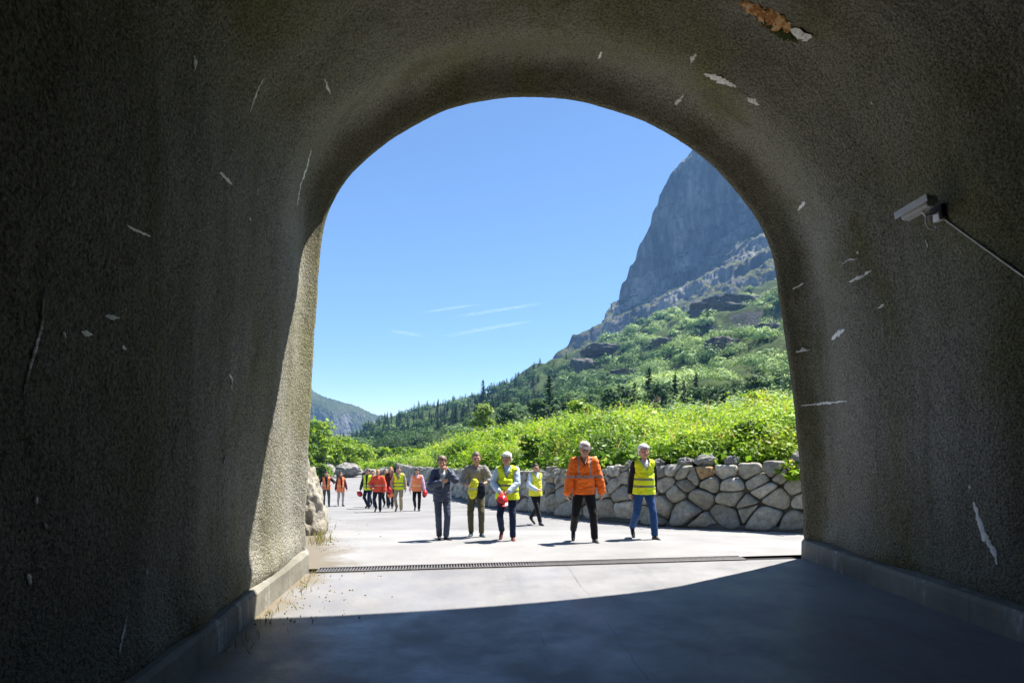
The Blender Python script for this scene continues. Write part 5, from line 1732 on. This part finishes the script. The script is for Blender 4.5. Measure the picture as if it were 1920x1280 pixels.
# darker round shrubs that break the bank
leafy('shrub', at(1425, 800, 21), 66 / F * 21, 40 / F * 21, 'tallest yellow green shrub with pinkish tops on the bank near the tunnel edge', 'shrub', M_BANK, 1500, 0.06, 59, 0.1, None, 0.85, 0.06)
for k, (px_, py_, Y, hh, ww, lab) in enumerate([(1002, 872, 21.5, 58, 26, 'dark green shrub on the wall top behind the striding person'), (1150, 874, 17.2, 52, 28, 'dark leafy shrub between the orange jacket and the white haired person'),
                                            (1405, 872, 13.6, 78, 34, 'dark green shrub on the near bank above the largest wall stones'), (1300, 872, 14.6, 56, 30, 'leafy green shrub on the near bank left of the dark shrub'),
                                            (860, 868, 34, 40, 22, 'dark green shrub on the wall top behind the person in grey shirt')]):
    leafy('shrub', at(px_, py_, Y), hh / F * Y, ww / F * Y, lab, 'shrub', M_BANK, 2200, 0.055, 60 + k, 0.0, 'shrubs on the bank', 0.22, 0.06)
# fern like tuft hanging over the wall by the tunnel edge
p = wpt(np.array([2.75]), np.array([1.18]), np.array([0.15]))[0]
e = leafy('hanging_plant', Vector(p) - Vector((0, 0, 0.15)), 0.42, 0.34, 'light green plant growing from the wall stones next to the right tunnel edge', 'plant', M_BANK, 420, 0.05, 71, 0.0, None, 0.55, 0.06)
# dark bushes along the hill foot, above the bank
M_DARKBUSH = leaf_mat('dark_bush_leaf', [(0.0, (0.02, 0.05, 0.015)), (0.5, (0.05, 0.105, 0.038)), (1.0, (0.14, 0.22, 0.095))], 0.25, 0.75)
for k, (px_, hh, ww, lab) in enumerate([(1142, 40, 30, 'dark bush at the hill foot below the grey rock step'), (1178, 44, 26, 'dark bush left of the tallest foot conifer'), (1240, 46, 30, 'dark bush between the two foot conifers'),
                                        (1322, 40, 34, 'dark rounded bush right of the slim foot conifer'), (1352, 36, 32, 'low dark bush under the blocky outcrop'), (1384, 44, 36, 'wide dark bush at the hill foot among pale scrub'),
                                        (1424, 52, 36, 'tall dark bush at the hill foot near the tunnel edge'), (1462, 60, 40, 'largest dark bush at the hill foot touching the tunnel edge'), (1066, 36, 26, 'dark bush behind the yellow green young tree'),
                                        (1010, 34, 26, 'dark bush at the hill foot left of the young tree'), (960, 30, 26, 'dark bush at the hill foot right of the pale young tree'), (735, 4, 40, 'dark low bush at the foot of the wooded hill behind the group'), (790, 6, 40, 'dark low bush at the wooded hill foot beyond the far end of the wall')]):
    q = W(px_, 785, (60 + (k * 5) % 9) if px_ > 900 else 118); h_ = HB.ray_cast(Vector((q.x, q.y, 80)), Vector((0, 0, -1)))[0]
    top_ = EYE - (np.interp(px_, [740, 800, 950, 1100, 1480], [826, 826, 790, 772, 758]) - hh - HY) / F * q.y
    leafy('bush', h_, max(1.2, top_ - h_.z), ww / F * q.y, lab, 'bush', M_DARKBUSH, 3000, 0.15, 80 + k, 0.15, 'dark bushes at the hill foot', 0.45, 0.06)

# ---- gravel, leaf litter and dry grass by the left kerb and the rock foot
def scatter_gravel(name, pts, sizes, mat, label):
    bm = bmesh.new()
    for p, s_ in zip(pts, sizes):
        m = Matrix.Translation(Vector(p)) @ Euler((random.uniform(0, 3), random.uniform(0, 3), random.uniform(0, 3))).to_matrix().to_4x4() @ Matrix.Diagonal((s_, s_ * random.uniform(0.6, 1), s_ * random.uniform(0.4, 0.8), 1))
        bmesh.ops.create_icosphere(bm, subdivisions=1, radius=1, matrix=m)
    o = mobj(name, bm_mesh(name, bm), mat)
    return tag(o, label, 'gravel', kind='stuff')


pts, sz = [], []
for _ in range(90):
    d_ = abs(random.gauss(0, 0.45)); v_ = random.uniform(5.3, 7.3)
    pts.append(TW(-1.92 + d_, v_, 0.006)); sz.append(random.uniform(0.004, 0.014))
for _ in range(150):
    t_ = random.random() ** 2
    g = on_ground(604 + 120 * t_ * random.random() + random.gauss(0, 9), random.uniform(972, 1034))
    if g.x / g.y * F + CX > 585: pts.append(g + Vector((0, 0, 0.008))); sz.append(random.uniform(0.004, 0.012) * (3.0 if random.random() < 0.08 else 1.0))
scatter_gravel('gravel', pts, sz, simple('gravel_stone', (0.34, 0.30, 0.23), 0.95, 0.3, 8), 'loose gravel and crumbs of rock along the left kerb and rock foot')
C, N_, S, T = [], [], [], []
for _ in range(240):
    g = on_ground(random.gauss(598, 10), random.uniform(978, 1024))
    hh = random.uniform(0.03, 0.13)
    C.append(g + Vector((0, 0, hh * 0.5))); N_.append((random.gauss(0, 1), -1, random.gauss(0, 0.3))); S.append(hh); T.append((random.gauss(0, 0.35), 0, 1))
for _ in range(90):
    p = TW(-1.9 + abs(random.gauss(0, 0.12)), random.uniform(4.6, 7.2), 0.0)
    hh = random.uniform(0.02, 0.07)
    C.append(p + Vector((0, 0, hh * 0.5))); N_.append((random.gauss(0, 1), -1, random.gauss(0, 0.3))); S.append(hh); T.append((random.gauss(0, 0.6), random.gauss(0, 0.3), 1))
V = leaves(np.array(C), np.array(N_), np.array(S), 0.07, np.array(T))
o = leaf_obj('dry_grass', V, RNG.random(len(C)), leaf_mat('dry_grass_blade', [(0, (0.24, 0.19, 0.09)), (0.5, (0.38, 0.31, 0.16)), (0.8, (0.22, 0.25, 0.06)), (1, (0.14, 0.2, 0.04))], 0.3))
tag(o, 'dry straw coloured grass at the rock foot and kerb', 'grass', kind='stuff')

# ---- high thin contrails
b = NB('contrail_ice')
co = b.coord('Generated')
f = b.noise(3.0, b.mapping(co, (9, 1, 1)), 4, 0.6)
s = b.sep(co)
ends = b.math('MULTIPLY', b.maprange(s[0], 0.0, 0.3), b.maprange(s[0], 1.0, 0.7))
a = b.math('MULTIPLY', b.math('MULTIPLY', b.maprange(f, 0.3, 0.7), ends), 0.085)
tr = b.n('BsdfTransparent'); df = b.n('BsdfTranslucent'); df.inputs[0].default_value = (0.9, 0.9, 0.9, 1)
mx = b.n('MixShader'); b.link(a, mx.inputs[0]); b.link(tr.outputs[0], mx.inputs[1]); b.link(df.outputs[0], mx.inputs[2])
M_TRAIL = b.done(mx.outputs[0])
for pts, w_, lab in [([(778, 588), (830, 580), (908, 569)], 2.6, 'short faint contrail, upper left of the four in the sky'), ([(836, 596), (930, 582), (1032, 566)], 3.0, 'long faint contrail, upper right of the four in the sky'),
                     ([(818, 634), (900, 618), (1018, 599)], 3.4, 'long faint contrail, lowest right of the four in the sky'), ([(726, 618), (758, 624), (800, 630)], 3.0, 'short faint contrail sloping down to the right')]:
    Y = 7000
    bm = bmesh.new()
    P = [W(x, y, Y) for x, y in pts]
    L_ = []
    for k in range(41):
        t = k / 40
        q = (P[0] * (1 - t) ** 2 + (P[1] * 2 - (P[0] + P[2]) / 2) * 2 * t * (1 - t) + P[2] * t * t)
        L_.append(q)
    add_tube(bm, L_, [w_ / F * Y * (0.35 + 0.65 * math.sin(PI * k / 40)) for k in range(41)], 8)
    tag(mobj('contrail', bm_mesh('contrail', bm, True), M_TRAIL), lab, 'contrail', 'contrails in the sky')

# ---- the valley air
bm = bmesh.new()
hx0, hx1, hy0, hy1, hz0, hz1 = -1000, 1200, -70, 1700, -8, 420
add_box(bm, ((hx0 + hx1) / 2, (hy0 + hy1) / 2, (hz0 + hz1) / 2), (hx1 - hx0, hy1 - hy0, hz1 - hz0))
b = NB('valley_haze')
pv = b.n('VolumePrincipled')
pv.inputs['Color'].default_value = (0.24, 0.52, 1.0, 1)
pv.inputs['Density'].default_value = HAZE
pv.inputs['Anisotropy'].default_value = 0.0
b.link(pv.outputs[0], b.out.inputs['Volume'])
hz = mobj('haze', bm_mesh('haze', bm), b.m)
tag(hz, kind='stuff')
# ================================================================== SKY, SUN, AIR, CAMERA
SUN_EL, SUN_AZ = math.radians(60.8), math.radians(50)
w = bpy.data.worlds.new('World'); SC.world = w; w.use_nodes = True
t = w.node_tree
sky = t.nodes.new('ShaderNodeTexSky')
sky.sky_type = 'NISHITA'; sky.sun_disc = False
sky.sun_elevation = SUN_EL; sky.sun_rotation = SUN_AZ
sky.altitude = 2200; sky.air_density = 1.0; sky.dust_density = 0.1; sky.ozone_density = 5.0
bg = t.nodes['Background']
t.links.new(sky.outputs[0], bg.inputs[0]); bg.inputs[1].default_value = 0.066
ld = bpy.data.lights.new('sun', 'SUN'); ld.energy = 5.0; ld.angle = math.radians(0.53); ld.color = (1.0, 0.955, 0.89)
lo = bpy.data.objects.new('sun', ld); COL.objects.link(lo)
sd = Vector((math.sin(SUN_AZ) * math.cos(SUN_EL), math.cos(SUN_AZ) * math.cos(SUN_EL), math.sin(SUN_EL)))
lo.rotation_euler = sd.to_track_quat('Z', 'Y').to_euler()
lo.location = sd * 50

cd = bpy.data.cameras.new('camera'); co_ = bpy.data.objects.new('camera', cd); COL.objects.link(co_); SC.camera = co_
cd.sensor_width = 36; cd.lens = 36 * F / 1920; cd.shift_y = (HY - 640) / 1920
cd.clip_start = 0.05; cd.clip_end = 40000
co_.location = (0, 0, EYE); co_.rotation_euler = (PI / 2, 0, 0)
SC.view_settings.view_transform = 'Standard'; SC.view_settings.look = 'None'
SC.view_settings.exposure = 1.6; SC.view_settings.gamma = 1
SC.cycles.use_denoising = True
SC.cycles.max_bounces = 10; SC.cycles.diffuse_bounces = 2; SC.cycles.transparent_max_bounces = 12
SC.cycles.sample_clamp_indirect = 6
